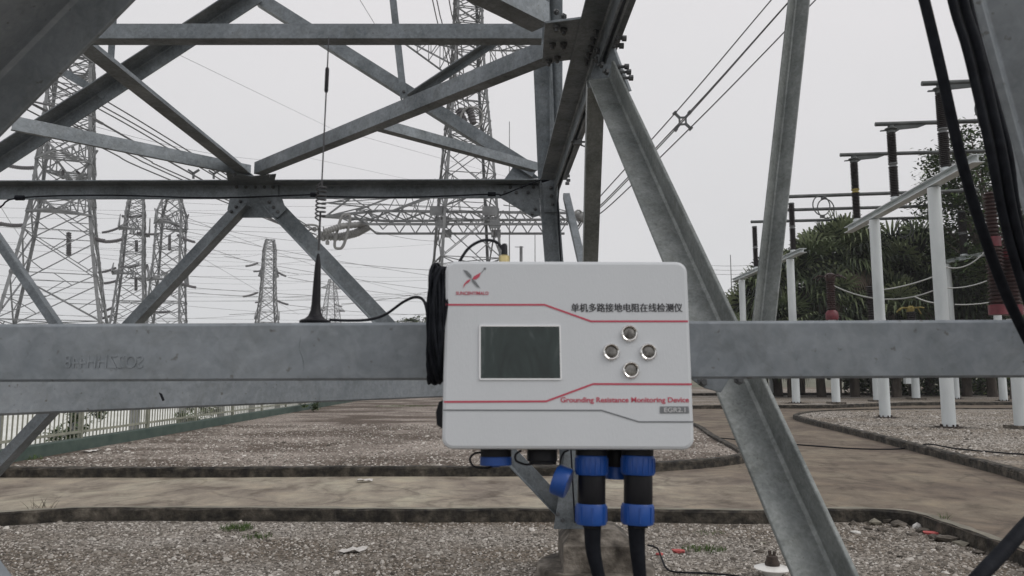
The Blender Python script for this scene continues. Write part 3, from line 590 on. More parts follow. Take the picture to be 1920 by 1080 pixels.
tag(mb.build('earth_wire', M['cable']), 'thin black wire laced along the dark horizontal beam and down the far leg', 'wire')

# footing of the far right leg
ft = thing('concrete_footing', 'round weathered concrete footing with square block under the far tower leg', 'footing', (PZ(1113, 1050, .1).x, 5.68, 0))
cx = ft.location.x
mb = MB(); n = 40; prof = [(.44, -.05), (.435, .085), (.42, .105), (.30, .11)]
mb.lathe(prof, (cx, 5.72, 0), (0, 0, 1), n); mb.build('round_base', M['conc'], ft, smooth=True)
mb = MB(); hx, y0, y1 = .255, 5.42, 6.02
lo = [V((cx - hx, y0, .09)), V((cx + hx, y0, .09)), V((cx + hx, y1, .09)), V((cx - hx, y1, .09))]
mid = [v + V((0, 0, .20)) for v in lo]; tp = [V((cx - .18, 5.60, .37)), V((cx + .15, 5.60, .37)), V((cx + .15, 5.92, .37)), V((cx - .18, 5.92, .37))]
mb.add(lo + mid + tp, [(0, 1, 5, 4), (1, 2, 6, 5), (2, 3, 7, 6), (3, 0, 4, 7), (4, 5, 9, 8), (5, 6, 10, 9), (6, 7, 11, 10), (7, 4, 8, 11), (8, 9, 10, 11)])
mb.build('square_block', M['conc'], ft, bevel=.005)

# ================================================================== THE MONITORING DEVICE
wpx_t, wpx_b = 453.5, 475.0; WB = .36
dT, dB = WB * F / wpx_t, WB * F / wpx_b
pT, pB = PC((835 + 1288.5) / 2, 489.5, dT), PC((828 + 1303) / 2, 843, dB)
BZ = (pT - pB); BH = BZ.length; BZ.normalize(); BX = (PC(1288.5, 489, dT) - PC(835, 490, dT)).normalized(); BX = (BX - BZ * BX.dot(BZ)).normalized()
BN = BX.cross(BZ).normalized()            # towards the camera (−Y)
BC = (pT + pB) / 2
def BP(px, py, off=.0):
    r = ray(px, py); t = (BC - CO).dot(BN) / r.dot(BN); return CO + r * t + BN * off
dev = thing('monitoring_device', 'light grey wall-box instrument with screen and four round buttons fixed to the steel bar', 'instrument', BC - BZ * BH / 2 - BN * .04)
def rrect(c, w, h, r, n=6):
    o = []
    for sx, sz, a0 in ((1, 1, 0), (-1, 1, 90), (-1, -1, 180), (1, -1, 270)):
        for k in range(n + 1):
            a = R(a0 + 90 * k / n); o.append(c + BX * (sx * (w / 2 - r) + r * math.cos(a)) + BZ * (sz * (h / 2 - r) + r * math.sin(a)))
    return o
mb = MB(); mb.prism(rrect(BC - BN * .030, WB, BH, .016), BN * .030); mb.build('lid', M['box'], dev, bevel=.005)
mb = MB(); mb.prism(rrect(BC - BN * .085, WB - .008, BH - .008, .014), BN * .053); mb.build('housing', M['box'], dev, bevel=.002)
def strip(pts, wpx, name, mat, off=.0006):
    mb = MB(); w = wpx / F * 1.08 / 2; pts = [BP(x, y, off) for x, y in pts]
    L, Rr = [], []
    for i, p in enumerate(pts):
        d = (pts[min(i + 1, len(pts) - 1)] - pts[max(i - 1, 0)]).normalized(); q = BN.cross(d).normalized(); L.append(p + q * w); Rr.append(p - q * w)
    for i in range(len(pts) - 1): mb.add([L[i], L[i + 1], Rr[i + 1], Rr[i]], [(0, 1, 2, 3)])
    return mb.build(name, mat, dev)
def solid(poly, name, mat, off=.0007, par=None):
    mb = MB(); mb.add([BP(x, y, off) for x, y in poly], [tuple(range(len(poly)))]); return mb.build(name, mat, par or dev)
strip([(836, 571.5), (1021, 571.5), (1108, 602.5), (1290, 602.5)], 3.6, 'red_line', M['red_print'])
strip([(832, 753.5), (1024, 752.5), (1112, 720), (1297, 720.5)], 3.6, 'red_line', M['red_print'])
strip([(831, 769), (1128, 769.5), (1198, 791), (1300, 791)], 2.6, 'grey_line', M['grey_print'])
# screen
mb = MB(); sc = [(900, 611), (1050, 611), (1052, 711), (900, 711)]
mb.prism([BP(x, y, .0004) for x, y in sc], BN * .0008); scr = mb.build('screen', M['lcd'], dev)
mb = MB()
for a, b in zip(sc, sc[1:] + sc[:1]): mb.bar(BP(*a, .001), BP(*b, .001), .0022, .0016, BN)
mb.build('screen_bezel', flat('bezel_white', (.82, .83, .84), .4), dev)
# buttons
for (x, y) in ((1180, 625.5), (1146, 660), (1215.5, 660), (1183, 694)):
    c = BP(x, y, 0)
    mb = MB(); mb.lathe([(.0127, 0), (.0127, .0012), (.0120, .0034), (.0106, .0044), (.0092, .0036), (.0086, .0010)], c, BN, 28); bt = mb.build('button', M['chrome'], dev, smooth=True)
    mb = MB(); pr = [(.0086 * math.cos(R(a)), .0012 + .0016 * math.sin(R(a))) for a in range(0, 91, 15)]; pr[-1] = (.0002, pr[-1][1]); mb.lathe(pr, c, BN, 28); mb.build('button_cap', M['chrome_dull'], bt, smooth=True)
# lettering and emblem
def dtext(body, x0, y0, x1, h, mat, name, bold=.0, dbl=0):
    o = BP(x0, y0, .0005); X = (BP(x1, y0, .0005) - o); wd = X.length
    return textmesh(name, body, .02, mat, dev, o, X.normalized(), BZ, .0002, width=wd, height=h / F * 1.09, bold=bold, dbl=dbl)
dtext('单机多路接地电阻在线检测仪', 1071, 585, 1279, 16.5, M['dark_print'], 'title_lettering', 0, .0006)
dtext('Grounding Resistance Monitoring Device', 1051, 757.5, 1292, 12.5, M['red_print'], 'subtitle_lettering', .0004)
dtext('SUNCENTIMALO', 855, 553, 916, 6.5, M['red_print'], 'maker_lettering', .0003)
bd = solid([(1237, 762), (1291, 762), (1292, 775), (1237, 775)], 'model_badge', M['grey_print'])
dtext('EGR2.1', 1245, 773, 1285, 8.5, M['pale_print'], 'badge_lettering', .0003).location = BN * .0006
def blade(pts, mat): solid(pts, 'emblem', mat, .0009)
blade([(868, 506), (876, 508), (884, 516), (884, 523), (877, 518)], M['grey_print'])
blade([(901, 541), (893, 537), (885, 528), (884, 522), (892, 528)], M['grey_print'])
blade([(868, 541), (870, 533), (876, 526), (883, 523), (880, 529), (873, 533)], M['red_print'])
blade([(902, 511), (899, 519), (893, 524), (885, 524), (889, 518), (896, 514)], M['red_print'])
blade([(902, 511), (909, 503), (904, 511), (900, 515)], M['grey_print'])
blade([(907, 502), (911, 502), (911, 506), (907, 506)], M['grey_print'])
# brass antenna socket on top
c = BP(945, 489, -.045); mb = MB(); mb.lathe([(.0105, -.004), (.0105, .006), (.0085, .007), (.0085, .017), (.006, .019)], c, BZ, 12); sk = mb.build('antenna_socket', M['brass'], dev, smooth=True)
mb = MB(); mb.lathe([(.0055, .018), (.0050, .034), (.0035, .037)], c, BZ, 10); mb.build('cable_boot', M['rubber'], dev, smooth=True)
# mounting bracket left
mb = MB(); mb.prism([BP(x, y, -.05) for x, y in ((834, 744), (818, 752), (812, 772), (814, 797), (832, 808))], BN * .012); mb.build('mounting_bracket', M['blackp'], dev, bevel=.001)
# sockets and plugs underneath
def und(px, py, off=-.04):
    k = 1 - off / 1.07
    return BP(960 + (px - 960) * k, 540 + (py - 540) * (1 + (k - 1) * .35), off)
S = 1.06 / F
def cyl(name, x0, x1, y0, y1, mat, parent, off=-.04, ribs=0, tx=0):
    a = und((x0 + x1) / 2, y0, off); b = und((x0 + x1) / 2 + tx, y1, off); r = (x1 - x0) / 2 * S; h = (b - a).length; ax = (b - a).normalized()
    mb = MB(); pr = [(r * .96, 0), (r, h * .06), (r, h * .94), (r * .95, h)]
    mb.lathe(pr, a, ax, 28)
    if ribs:
        x = ax.cross(V((0, 1, 0))).normalized(); y = ax.cross(x)
        for k in range(ribs):
            an = 2 * math.pi * k / ribs; q = x * math.cos(an) + y * math.sin(an)
            mb.bar(a + q * r + ax * h * .12, a + q * r + ax * h * .88, .0016, .0022, q)
    return mb.build(name, mat, parent, smooth=True)
s1 = cyl('socket', 900, 960, 836, 855, M['blackp'], dev)
cp = cyl('socket_cap', 899, 961, 854, 871, M['blue'], s1, ribs=0)
cyl('socket_cap_nub', 921, 938, 871, 874, M['blue'], s1)
mb = MB(); mb.tube([und(905, 846), und(890, 848), und(881, 859), und(889, 873), und(912, 876), und(925, 872)], .0016, 8, 5); mb.build('lanyard', M['rubber'], s1)
s2 = cyl('socket', 987, 1046, 836, 863, M['blackp'], dev)
cyl('socket_cap', 991, 1044, 863, 869, M['blackp'], s2)
mb = MB(); mb.tube([und(978, 842), und(967, 850), und(968, 862), und(985, 869), und(1000, 868)], .0016, 8, 5); mb.build('lanyard', M['rubber'], s2)
# hanging blue cap
ca, cb = und(1040, 896, -.04), und(1070, 908, -.04)
capx = (cb - ca).normalized()
s3 = cyl('socket', 1078, 1140, 836, 852, M['blackp'], dev)
mb = MB(); mb.lathe([(.0205, 0), (.0222, .003), (.0222, .019), (.0205, .022)], ca, capx + BN * .25, 26); mb.build('hanging_cap', M['blue'], s3, smooth=True)
mb = MB(); mb.tube([und(1066, 842), und(1056, 848), und(1050, 866), und(1052, 880)], .0014, 8, 5); mb.build('lanyard', M['rubber'], s3)
s4 = cyl('socket', 1164, 1226, 836, 852, M['blackp'], dev)
for j, (x0, x1, cxs) in enumerate(((1078, 1140, [(1111, 985), (1112, 1030), (1120, 1072), (1134, 1130), (1150, 1190)]), (1164, 1228, [(1193, 985), (1195, 1030), (1199, 1075), (1205, 1130), (1210, 1190)]))):
    pl = thing('cable_plug', ('left' if j == 0 else 'right') + ' blue and black screw plug with thick black cable hanging under the instrument', 'plug', und((x0 + x1) / 2, 985))
    cyl('coupling_ring', x0, x1, 852, 889, M['blue'], pl, ribs=18)
    cyl('plug_body', x0 + 5, x1 - 4, 888, 946, M['blackp'], pl)
    cyl('clamp_nut', x0 + 1, x1 - 2, 944, 984, M['blue'], pl, ribs=8)
    cyl('cable_seal', x0 + 14, x1 - 13, 984, 990, M['blackp'], pl)
    mb = MB(); mb.tube([und(*q, -.04) for q in cxs], [.0128, .0112, .0095, .0090, .0088], 14, 5); mb.build('cable', M['cable'], pl, smooth=True)
s5 = cyl('socket', 1130, 1180, 838, 872, M['blackp'], dev, off=-.075)
cyl('socket_cap', 1130, 1178, 872, 896, M['blue'], s5, off=-.075)

# coil of antenna cable beside the box
mb = MB()
for i in range(64):
    cxp = 806 + .42 * i + rnd.uniform(-1.5, 1.5); top = 486 + rnd.uniform(-6, 10) + (10 if i > 10 else 0); bot = 712 + rnd.uniform(-12, 5) - i * .15; cc = BP(cxp, (top + bot) / 2, -.045 + rnd.uniform(-.012, .012))
    hh = (BP(cxp, top, -.04) - BP(cxp, bot, -.04)).length / 2; rd = rnd.uniform(.020, .046); tilt = rnd.uniform(-.05, .05)
    pts = []
    for k in range(28):
        a = 2 * math.pi * k / 28; sx = .004 * math.sin(a * 2 + i) + .0025 * math.sin(a * 3 + i * 2)
        z = math.sin(a); zz = (abs(z) ** .8) * (1 if z > 0 else -1)
        pts.append(cc + BZ * (hh * zz) + BN * (rd * math.cos(a)) + BX * (sx + tilt * hh * zz * .3))
    mb.tube(pts, .0024, 6, 0, closed=True)
tag(mb.build('cable_coil', M['cable'], smooth=True), 'tall bundle of coiled black antenna cable hanging left of the instrument', 'cable coil')
# antenna lead from base, over to the coil, and the loop into the brass socket
mb = MB()
mb.tube([P(618, 599.5, 1.25), P(650, 601, 1.25), P(690, 599.5, 1.25), P(722, 590, 1.23), P(755, 567, 1.21), P(778, 557, 1.20), P(793, 562, 1.19), P(800, 580, 1.18), P(803, 610, 1.18)], .0024, 8, 6)
mb.tube([und(856, 500, -.05), und(862, 478, -.05), und(880, 451, -.05), und(906, 437, -.05), und(930, 440, -.05), und(942, 455, -.047), und(945, 470, -.045)], .0024, 8, 6)
tag(mb.build('antenna_lead', M['rubber'], smooth=True), 'thin black lead arching from the antenna foot to the brass socket', 'cable')
# antenna
ant = thing('whip_antenna', 'thin whip antenna with spring coil on a black magnetic foot standing on the bar', 'antenna', P(592, 604, 1.265))
ab = P(591, 602.5, 1.262); at_ = P(616.5, 70, 1.262 + .02); ad_ = (at_ - ab).normalized(); L_ = (at_ - ab).length
zfrac = lambda y: L_ * (602.5 - y) / (602.5 - 70)
mb = MB(); s0 = 1.27 / F
mb.lathe([(28.5 * s0, 0), (29 * s0, 3 * s0), (27 * s0, 5 * s0), (19 * s0, 8 * s0), (13 * s0, 14 * s0), (9.5 * s0, 24 * s0), (8.2 * s0, 38 * s0), (7.6 * s0, 60 * s0), (5.6 * s0, 110 * s0), (3.6 * s0, 125 * s0), (1.8 * s0, 132 * s0)], ab - ad_ * .003, ad_, 24)
mb.build('magnetic_foot', M['blackp'], ant, smooth=True)
mb = MB(); mb.tube([ab + ad_ * zfrac(475), ab + ad_ * zfrac(405)], .0018, 8); mb.tube([ab + ad_ * zfrac(362), ab + ad_ * zfrac(178)], .0013, 8); mb.tube([ab + ad_ * zfrac(130), ab + ad_ * zfrac(70)], [.0013, .0011], 8); mb.build('whip', M['coilm'], ant)
mb = MB(); pts = []; sx = ad_.cross(V((0, 1, 0))).normalized(); sy = ad_.cross(sx)
for k in range(8 * 16 + 1):
    a = 2 * math.pi * k / 16; pts.append(ab + ad_ * (zfrac(416) + (zfrac(356) - zfrac(416)) * k / 128) + sx * (.0082 * math.cos(a)) + sy * (.0082 * math.sin(a)))
pts = [ab + ad_ * zfrac(422)] + pts + [ab + ad_ * zfrac(350)]
mb.tube(pts, .0014, 7); mb.build('spring_coil', M['coilm'], ant, smooth=True)
mb = MB(); mb.lathe([(.0026, zfrac(178)), (.0036, zfrac(174)), (.0036, zfrac(134)), (.0026, zfrac(130))], ab, ad_, 12); mb.build('sleeve', M['blackp'], ant, smooth=True)

# cables at the right edge, hanging down along the near leg
def cab(pts, r, label, sm=6):
    mb = MB(); mb.tube(pts, r, 12, sm); tag(mb.build('hanging_cable', M['cable'], smooth=True), label, 'cable', 'black cables hanging by the near leg')
cab([P(1722, -40, 1.02), P(1738, 20, 1.02), P(1764, 130, 1.02), P(1800, 290, 1.03), P(1838, 420, 1.05), P(1890, 560, 1.08), P(1960, 700, 1.1)], .0072, 'leftmost black cable slanting alone across the upper right sky')
for i, (dx, dd, rr, w) in enumerate(((0, 0, .0058, 0), (10, .03, .0062, 4), (21, .0, .0066, 0), (30, .04, .0055, -4))):
    cab([P(1772 + dx, -60, 1.0 + dd), P(1790 + dx, 20, 1.0 + dd), P(1812 + dx + w, 90, 1.0 + dd), P(1836 + dx, 190, 1.0 + dd), P(1858 + dx - w, 290, 1.0 + dd), P(1884 + dx * .9, 420, 1.02 + dd), P(1925 + dx, 560, 1.05 + dd), P(1990 + dx, 740, 1.1 + dd)], rr,
        ['outer left cable of the thick black bundle beside the near leg', 'second cable of the thick black bundle beside the near leg', 'third cable of the thick black bundle beside the near leg', 'innermost cable of the black bundle touching the near leg'][i])
mb = MB(); mb.tube([P(1990, 930, 1.0), P(1930, 980, .98), P(1880, 1035, .95), P(1820, 1100, .92), P(1770, 1180, .9)], .009, 12, 5); tag(mb.build('hanging_cable', M['cable'], smooth=True), 'black cable crossing the lower right corner over the path', 'cable')

# ================================================================== SUBSTATION ON THE RIGHT
def ins_profile(h, r, n, r0):
    pr = [(r0, 0)]
    for k in range(n):
        z = h * (k + .5) / n; dz = h / n
        pr += [(r0, z - dz * .42), (r, z - dz * .1), (r, z + dz * .02), (r0, z + dz * .35)]
    pr.append((r0, h)); return pr
def post(mb, base, top, r, plate=True): mb.lathe([(r * 1.02, 0), (r, (top - base).length)], base, top - base, 20)
def column(parent_label, base, top, r, band='steel_far', group='stacked post insulators', sheds=18, cer='ceramic', extra_band=None):
    """post insulator in two stacked units between base and top"""
    ax = (top - base).normalized(); L = (top - base).length
    t = thing('post_insulator', parent_label, 'insulator', base, group)
    fl = .045 * L
    mb = MB(); mb.lathe([(r * .95, 0), (r * .95, fl * .5), (r * .6, fl)], base, ax, 16); mb.build('end_flange', M['white_paint'], t, smooth=True)
    mb = MB(); mb.lathe([(r * .6, 0), (r * .95, fl * .4), (r * .95, fl)], base + ax * (L - fl), ax, 16); mb.build('end_flange', M['tube'], t, smooth=True)
    mb = MB(); mb.lathe([(r * .6, -.03), (r * 1.0, -.02), (r * 1.0, .0), (r * .75, .02), (r * .75, .05), (r * 1.0, .07), (r * 1.0, .10), (r * .6, .12)], base + ax * (L * .5 - .045), ax, 16); mb.build('joint_flange', M[extra_band or band], t, smooth=True)
    h = L * .5 - fl - .05
    for z in (fl, L * .5 + .06):
        mb = MB(); mb.lathe(ins_profile(h, r, sheds, r * .74), base + ax * z, ax, 18); mb.build('shed_stack', M[cer], t)
    return t
def support(label, feet, tops, r, beamA, beamB, bw, bh):
    t = thing('bus_support', label, 'support frame', feet[0], 'white bus support frames')
    for f_, tp_ in zip(feet, tops):
        mb = MB(); post(mb, f_, tp_, r); mb.build('post', M['white_paint'], t, smooth=True)
        mb = MB(); mb.box(f_ + V((0, 0, .01)), r * 3, r * 3, .03)
        for a in range(8): mb.bar(f_ + V((r * math.cos(a * .785), r * math.sin(a * .785), .02)), f_ + V((r * 1.35 * math.cos(a * .785), r * 1.35 * math.sin(a * .785), .02)), .02, .1)
        mb.build('base_plate', M['rust'], t)
        mb = MB(); mb.box(f_ + V((0, 0, -.05)), r * 7.0, r * 7.0, .10); mb.build('plinth', M['conc'], t, bevel=.01)
    mb = MB(); d = (beamB - beamA).normalized(); sd = V((-d.y, d.x, 0)).normalized()
    mb.box((beamA + beamB) / 2 + V((0, 0, bh / 2)), (beamB - beamA).length, bw, .02, d, sd, d.cross(sd))
    mb.box((beamA + beamB) / 2 - V((0, 0, bh / 2)), (beamB - beamA).length, bw, .02, d, sd, d.cross(sd))
    mb.box((beamA + beamB) / 2, (beamB - beamA).length, .02, bh, d, sd, d.cross(sd)); mb.build('crossbeam', M['white_paint'], t)
    return t
# support A (near)
fA = [PZ(1660, 783, ZB), PZ(1780, 801, ZB)]
tA = [P(1634, 413, fA[0].y), P(1746, 352, fA[1].y)]
fl_ = lambda p, z: V((p.x, p.y, z))
zA = (tA[0].z + tA[1].z) / 2
tA = [fl_(fA[0], zA), fl_(fA[1], zA)]
dA = (fA[1] - fA[0]); dA.z = 0; dA.normalize()
bA, bB = fl_(fA[0] - dA * 2.3, zA + .13), fl_(fA[1] + dA * 2.2, zA + .13)
support('large white post frame with sloping channel beam nearest the tower', fA, tA, .152, bA, bB, .26, .17)
def onbeam(A, B, px):
    """point on 3-D segment line AB whose picture column is px"""
    best = None
    for k in range(-60, 161):
        t = k / 100; q = A.lerp(B, t) - CO; d = q.dot(FWD); x = 960 + F * q.x / d
        if best is None or abs(x - px) < best[0]: best = (abs(x - px), A.lerp(B, t))
    return best[1]
def pix(p): q = p - CO; d = q.dot(FWD); return 960 + F * q.x / d, 540 - F * q.dot(UPV) / d
insA = []
for px, lab, eb in ((1607, 'two-unit dark post insulator with yellow collar on the left end of the near beam', 'yellow_paint'), (1678, 'two-unit dark post insulator on the middle of the near sloping beam', None), (1775, 'tallest two-unit dark post insulator on the right end of the near beam', None)):
    b0 = onbeam(bA, bB, px) + V((0, 0, .13)); insA.append(b0); column(lab, b0, b0 + V((0, 0, 2.0)), .125, extra_band=eb, group=None); print('INS', px, b0.y, pix(b0), pix(b0+V((0,0,2))))
def bus(A, B, r, label, ring=None):
    t = thing('busbar_tube', label, 'busbar', A, 'tubular busbars')
    mb = MB(); mb.tube([A, B], r, 12); mb.build('tube', M['tube'], t, smooth=True)
    return t
def head(p, d, r, par):
    mb = MB(); mb.lathe([(.10, -.20), (.12, -.14), (.17, -.12), (.17, -.09), (.08, -.06), (.08, 0)], p, (0, 0, 1), 12)
    mb.bar(p + V((-.30, 0, -.16)), p + V((.1, 0, -.13)), .06, .03); mb.build('clamp_head', M['tube'], par, smooth=True)
    mb = MB(); mb.prism([p + d * .1 + V((0, -.03, 0)), p + d * 1.0 + V((0, -.03, 0)), p + d * .75 + V((0, -.03, -.09)), p + d * .25 + V((0, -.03, -.13)), p + d * .1 + V((0, -.03, -.22))], V((0, .05, 0))); mb.build('clamp_bracket', M['tube'], par)
busdir = V((1, -.10, 0)).normalized()
labs = ('lowest near bus tube carried by the yellow-collared insulator', 'middle near bus tube above the sloping white beam', 'highest bus tube at the upper right beside the cables')
for b0, lb, lg in zip(insA, labs, (9, 9, 9)):
    p = b0 + V((0, 0, 2.0 + .22)); A = p - busdir * .42; tb = bus(A, p + busdir * lg, .062, lb); head(p - V((0, 0, .05)), busdir, .1, tb)
# support B (mid left), C (far right) and lone posts
fB = [PZ(1493, 756, ZB)]; YBs = fB[0].y
zB = P(1478, 486, YBs).z
bB0, bB1 = P(1392, 515, YBs + 7.5), P(1503, 470, YBs - 1.2); bB0.z = bB1.z = zB + .1
# keep the beam through the post head
dB_ = (bB1 - bB0); dB_.z = 0; dB_.normalize(); bB1 = fl_(fB[0], zB + .14) + dB_ * 1.6; bB0 = fl_(fB[0], zB + .14) - dB_ * 9
fB2 = fl_(fB[0], ZB) - dB_ * 7.4
support('white post frame half hidden by the upright steel angle', [fB[0], fB2], [fl_(fB[0], zB), fl_(fB2, zB)], .165, bB0, bB1, .3, .16)
for px, lab in ((1487, 'slim dark post insulator on the small white frame right of the upright angle'), (1418, 'dark post insulator seen left of the upright steel angle')):
    b0 = onbeam(bB0, bB1, px) + V((0, 0, .12)); column(lab, b0, b0 + V((0, 0, 2.2)), .135, group=None)
for (x0, y0, x1, y1, Y, lb) in ((1470, 369, 1825, 357, 34.5, 'upper of the three thin bus tubes passing behind the near insulators'), (1466, 394, 1822, 384, 38.5, 'middle of the three thin bus tubes passing behind the near insulators'), (1408, 416, 1740, 408, 42, 'lowest thin bus tube ending behind the large white post')):
    A, B = P(x0, y0, Y), P(x1, y1, Y); tb = bus(A, B, .085, lb)
    mb = MB(); mb.lathe([(.13, 0), (.13, .16)], B, (B - A), 10); mb.build('end_cap', M['tube'], tb, smooth=True)
def ring(cx_, cy_, r_px, Y, lab, par_name='grading_ring'):
    t = thing(par_name, lab, 'ring', P(cx_, cy_ + r_px, Y))
    for dx, dz in ((-.10, .0), (.12, .0)):
        c = P(cx_, cy_, Y) + V((dx * 2.2, dx * 3, dz)); rr = r_px * Y / F
        mb = MB(); mb.tube([c + V((rr * math.cos(a * math.pi / 16), .25 * rr * math.cos(a * math.pi / 16), rr * 1.05 * math.sin(a * math.pi / 16))) for a in range(32)], .028, 7, closed=True); mb.build('hoop', M['tube'], t, smooth=True)
    mb = MB(); c = P(cx_, cy_ - r_px, Y); mb.box(c, .18, .2, .16); mb.build('ring_clamp', M['bolt'], t); mb = MB(); mb.box(P(cx_ - 2, cy_ + r_px, Y), .16, .2, .1); mb.build('ring_clamp', M['bolt'], t)
ring(1544, 388, 18, 34.5, 'pair of thin hoops hanging from the upper thin bus tube')
ring(1696, 428, 17, 42, 'pair of thin hoops hanging beside the large white post')
ring(1846, 214, 18, 20, 'pair of thin hoops half hidden by the black cable bundle')
# support C
fC = [PZ(1793, 748, ZB), PZ(1882, 752, ZB)]
zC = P(1776, 495, fC[0].y).z; zC2 = P(1862, 478, fC[1].y).z; zC = (zC + zC2) / 2
dC = fC[1] - fC[0]; dC.z = 0; dC.normalize(); c0, c1 = fl_(fC[0], zC + .12) - dC * 1.0, fl_(fC[1], zC + .12) + dC * 1.0
support('farther white post frame in front of the broadleaf tree', fC, [fl_(fC[0], zC), fl_(fC[1], zC)], .17, c0, c1, .26, .16)
b0 = onbeam(c0, c1, 1808) + V((0, 0, .12)); column('dark post insulator on the farther frame against the tree', b0, b0 + V((0, 0, 2.3)), .2, group=None)
# lone equipment posts
def equip(px, py, r, ztop_px, kind, lab, w=.2):
    f_ = PZ(px, py, ZB); t = thing('instrument_transformer', lab, 'transformer', f_)
    zt = P(px, ztop_px, f_.y).z if ztop_px else 3
    mb = MB(); post(mb, f_, fl_(f_, zt), r); mb.build('post', M['white_paint'], t, smooth=True)
    mb = MB(); mb.box(f_ + V((0, 0, .02)), r * 3.6, r * 3.6, .12); mb.build('plinth', M['conc'], t)
    return t, fl_(f_, zt)
t, tp_ = equip(1568, 757, .17, 600, 0, 'dark red instrument transformer on a white post before the palms')
mb = MB(); mb.lathe([(.24, 0), (.27, .1), (.27, .3), (.18, .42)], tp_, (0, 0, 1), 18); mb.build('tank', M['red_paint'], t, smooth=True)
mb = MB(); mb.lathe(ins_profile(1.25, .20, 13, .15), tp_ + V((0, 0, .45)), (0, 0, 1), 16); mb.build('shed_stack', M['ceramic_red'], t)
mb = MB(); q = tp_ + V((0, 0, 1.7)); mb.lathe([(.18, 0), (.22, .1), (.2, .3), (.1, .36)], q, (0, 0, 1), 16)
for a in range(6): mb.tube([q + V((0, 0, .2)), q + V((.5 * math.cos(a), .5 * math.sin(a), .25)), q + V((.7 * math.cos(a), .7 * math.sin(a), .1))], .03, 6)
mb.build('terminal_head', M['ceramic_red'], t, smooth=True); crt = q
t, tp2 = equip(1718, 749, .19, 640, 0, 'yellow-topped instrument transformer between the two large white posts')
mb = MB(); mb.box(tp2 + V((-.55, -.3, -1.9)), .28, .25, .45); mb.build('junction_box', M['white_paint'], t, bevel=.01)
mb = MB(); mb.lathe(ins_profile(1.5, .25, 14, .18), tp2, (0, 0, 1), 16); mb.build('shed_stack', M['ceramic'], t)
mb = MB(); q2 = tp2 + V((0, 0, 1.5)); mb.lathe([(.14, 0), (.18, .1), (.14, .25), (.1, .3)], q2, (0, 0, 1), 16)
for a in range(6): mb.tube([q2 + V((0, 0, .2)), q2 + V((.5 * math.cos(a + .4), .5 * math.sin(a + .4), .2)), q2 + V((.7 * math.cos(a + .4), .6 * math.sin(a + .4), .05 * (a - 2)))], .035, 6)
mb.build('terminal_head', M['yellow_paint'], t, smooth=True)
t, tp3 = equip(1645, 753, .17, 600, 0, 'white equipment post standing just behind the near white post')
mb = MB(); mb.lathe(ins_profile(1.6, .24, 14, .17), tp3, (0, 0, 1), 16); mb.build('shed_stack', M['ceramic'], t)
t, tp4 = equip(1449, 741, .19, 560, 0, 'white equipment post close to the big slanting brace')
mb = MB(); mb.lathe(ins_profile(1.6, .24, 14, .17), tp4, (0, 0, 1), 16); mb.build('shed_stack', M['ceramic'], t)
t, tp5 = equip(1916, 804, .15, 598, 0, 'tall red-banded insulator pair on the white post at the right edge')
for k, dx in enumerate((-.25, .18)):
    b_ = tp5 + V((dx - .1, .1 * k, 0))
    for rr__, hh__ in ((.21, .1), (.17, 1.75 - k * .3)):
        mb = MB(); mb.lathe([(rr__, 0), (rr__, .24)], b_ + V((0, 0, hh__)), (0, 0, 1), 18); mb.build('red_band', M['red_paint'], t, smooth=True)
    mb = MB(); mb.lathe(ins_profile(1.35, .19, 15, .14), b_ + V((0, 0, .36)), (0, 0, 1), 18); mb.build('shed_stack', M['ceramic_red'], t)
    mb = MB(); mb.lathe(ins_profile(1.1, .15, 12, .10), b_ + V((0, 0, 2.0 - k * .3)), (0, 0, 1), 18); mb.build('shed_stack', M['ceramic_red'], t)
# sagging droppers between equipment
def sag(A, B, s, r, label, name='droop_conductor', grp='pale droppers sagging before the palms', mat='tube', n=10):
    pts = [A.lerp(B, k / n) - V((0, 0, 4 * s * (k / n) * (1 - k / n))) for k in range(n + 1)]
    mb = MB(); mb.tube(pts, r, 6); return tag(mb.build(name, M[mat], smooth=True), label, 'conductor', grp)
M['dropper'] = flat('pale_dropper', (.30, .31, .30), .5, .2)
sag(P(1563, 536, 34), P(1750, 545, 33), .5, .035, 'pale dropper drooping from the red transformer to the near post', mat='dropper')
sag(P(1640, 545, 33), P(1752, 518, 33), .1, .035, 'pale dropper rising between the two large white posts', mat='dropper')
sag(P(1714, 556, 33), P(1752, 568, 33), .05, .035, 'short pale dropper from the yellow transformer head', mat='dropper')
sag(P(1770, 500, 33), P(1850, 468, 33), .35, .03, 'upper pale dropper right of the large white post', mat='dropper')
sag(P(1772, 540, 33), P(1880, 512, 33), .2, .03, 'middle pale dropper right of the large white post', mat='dropper')
sag(P(1790, 571, 33), P(1900, 556, 33), .12, .03, 'lowest pale dropper right of the large white post', mat='dropper')

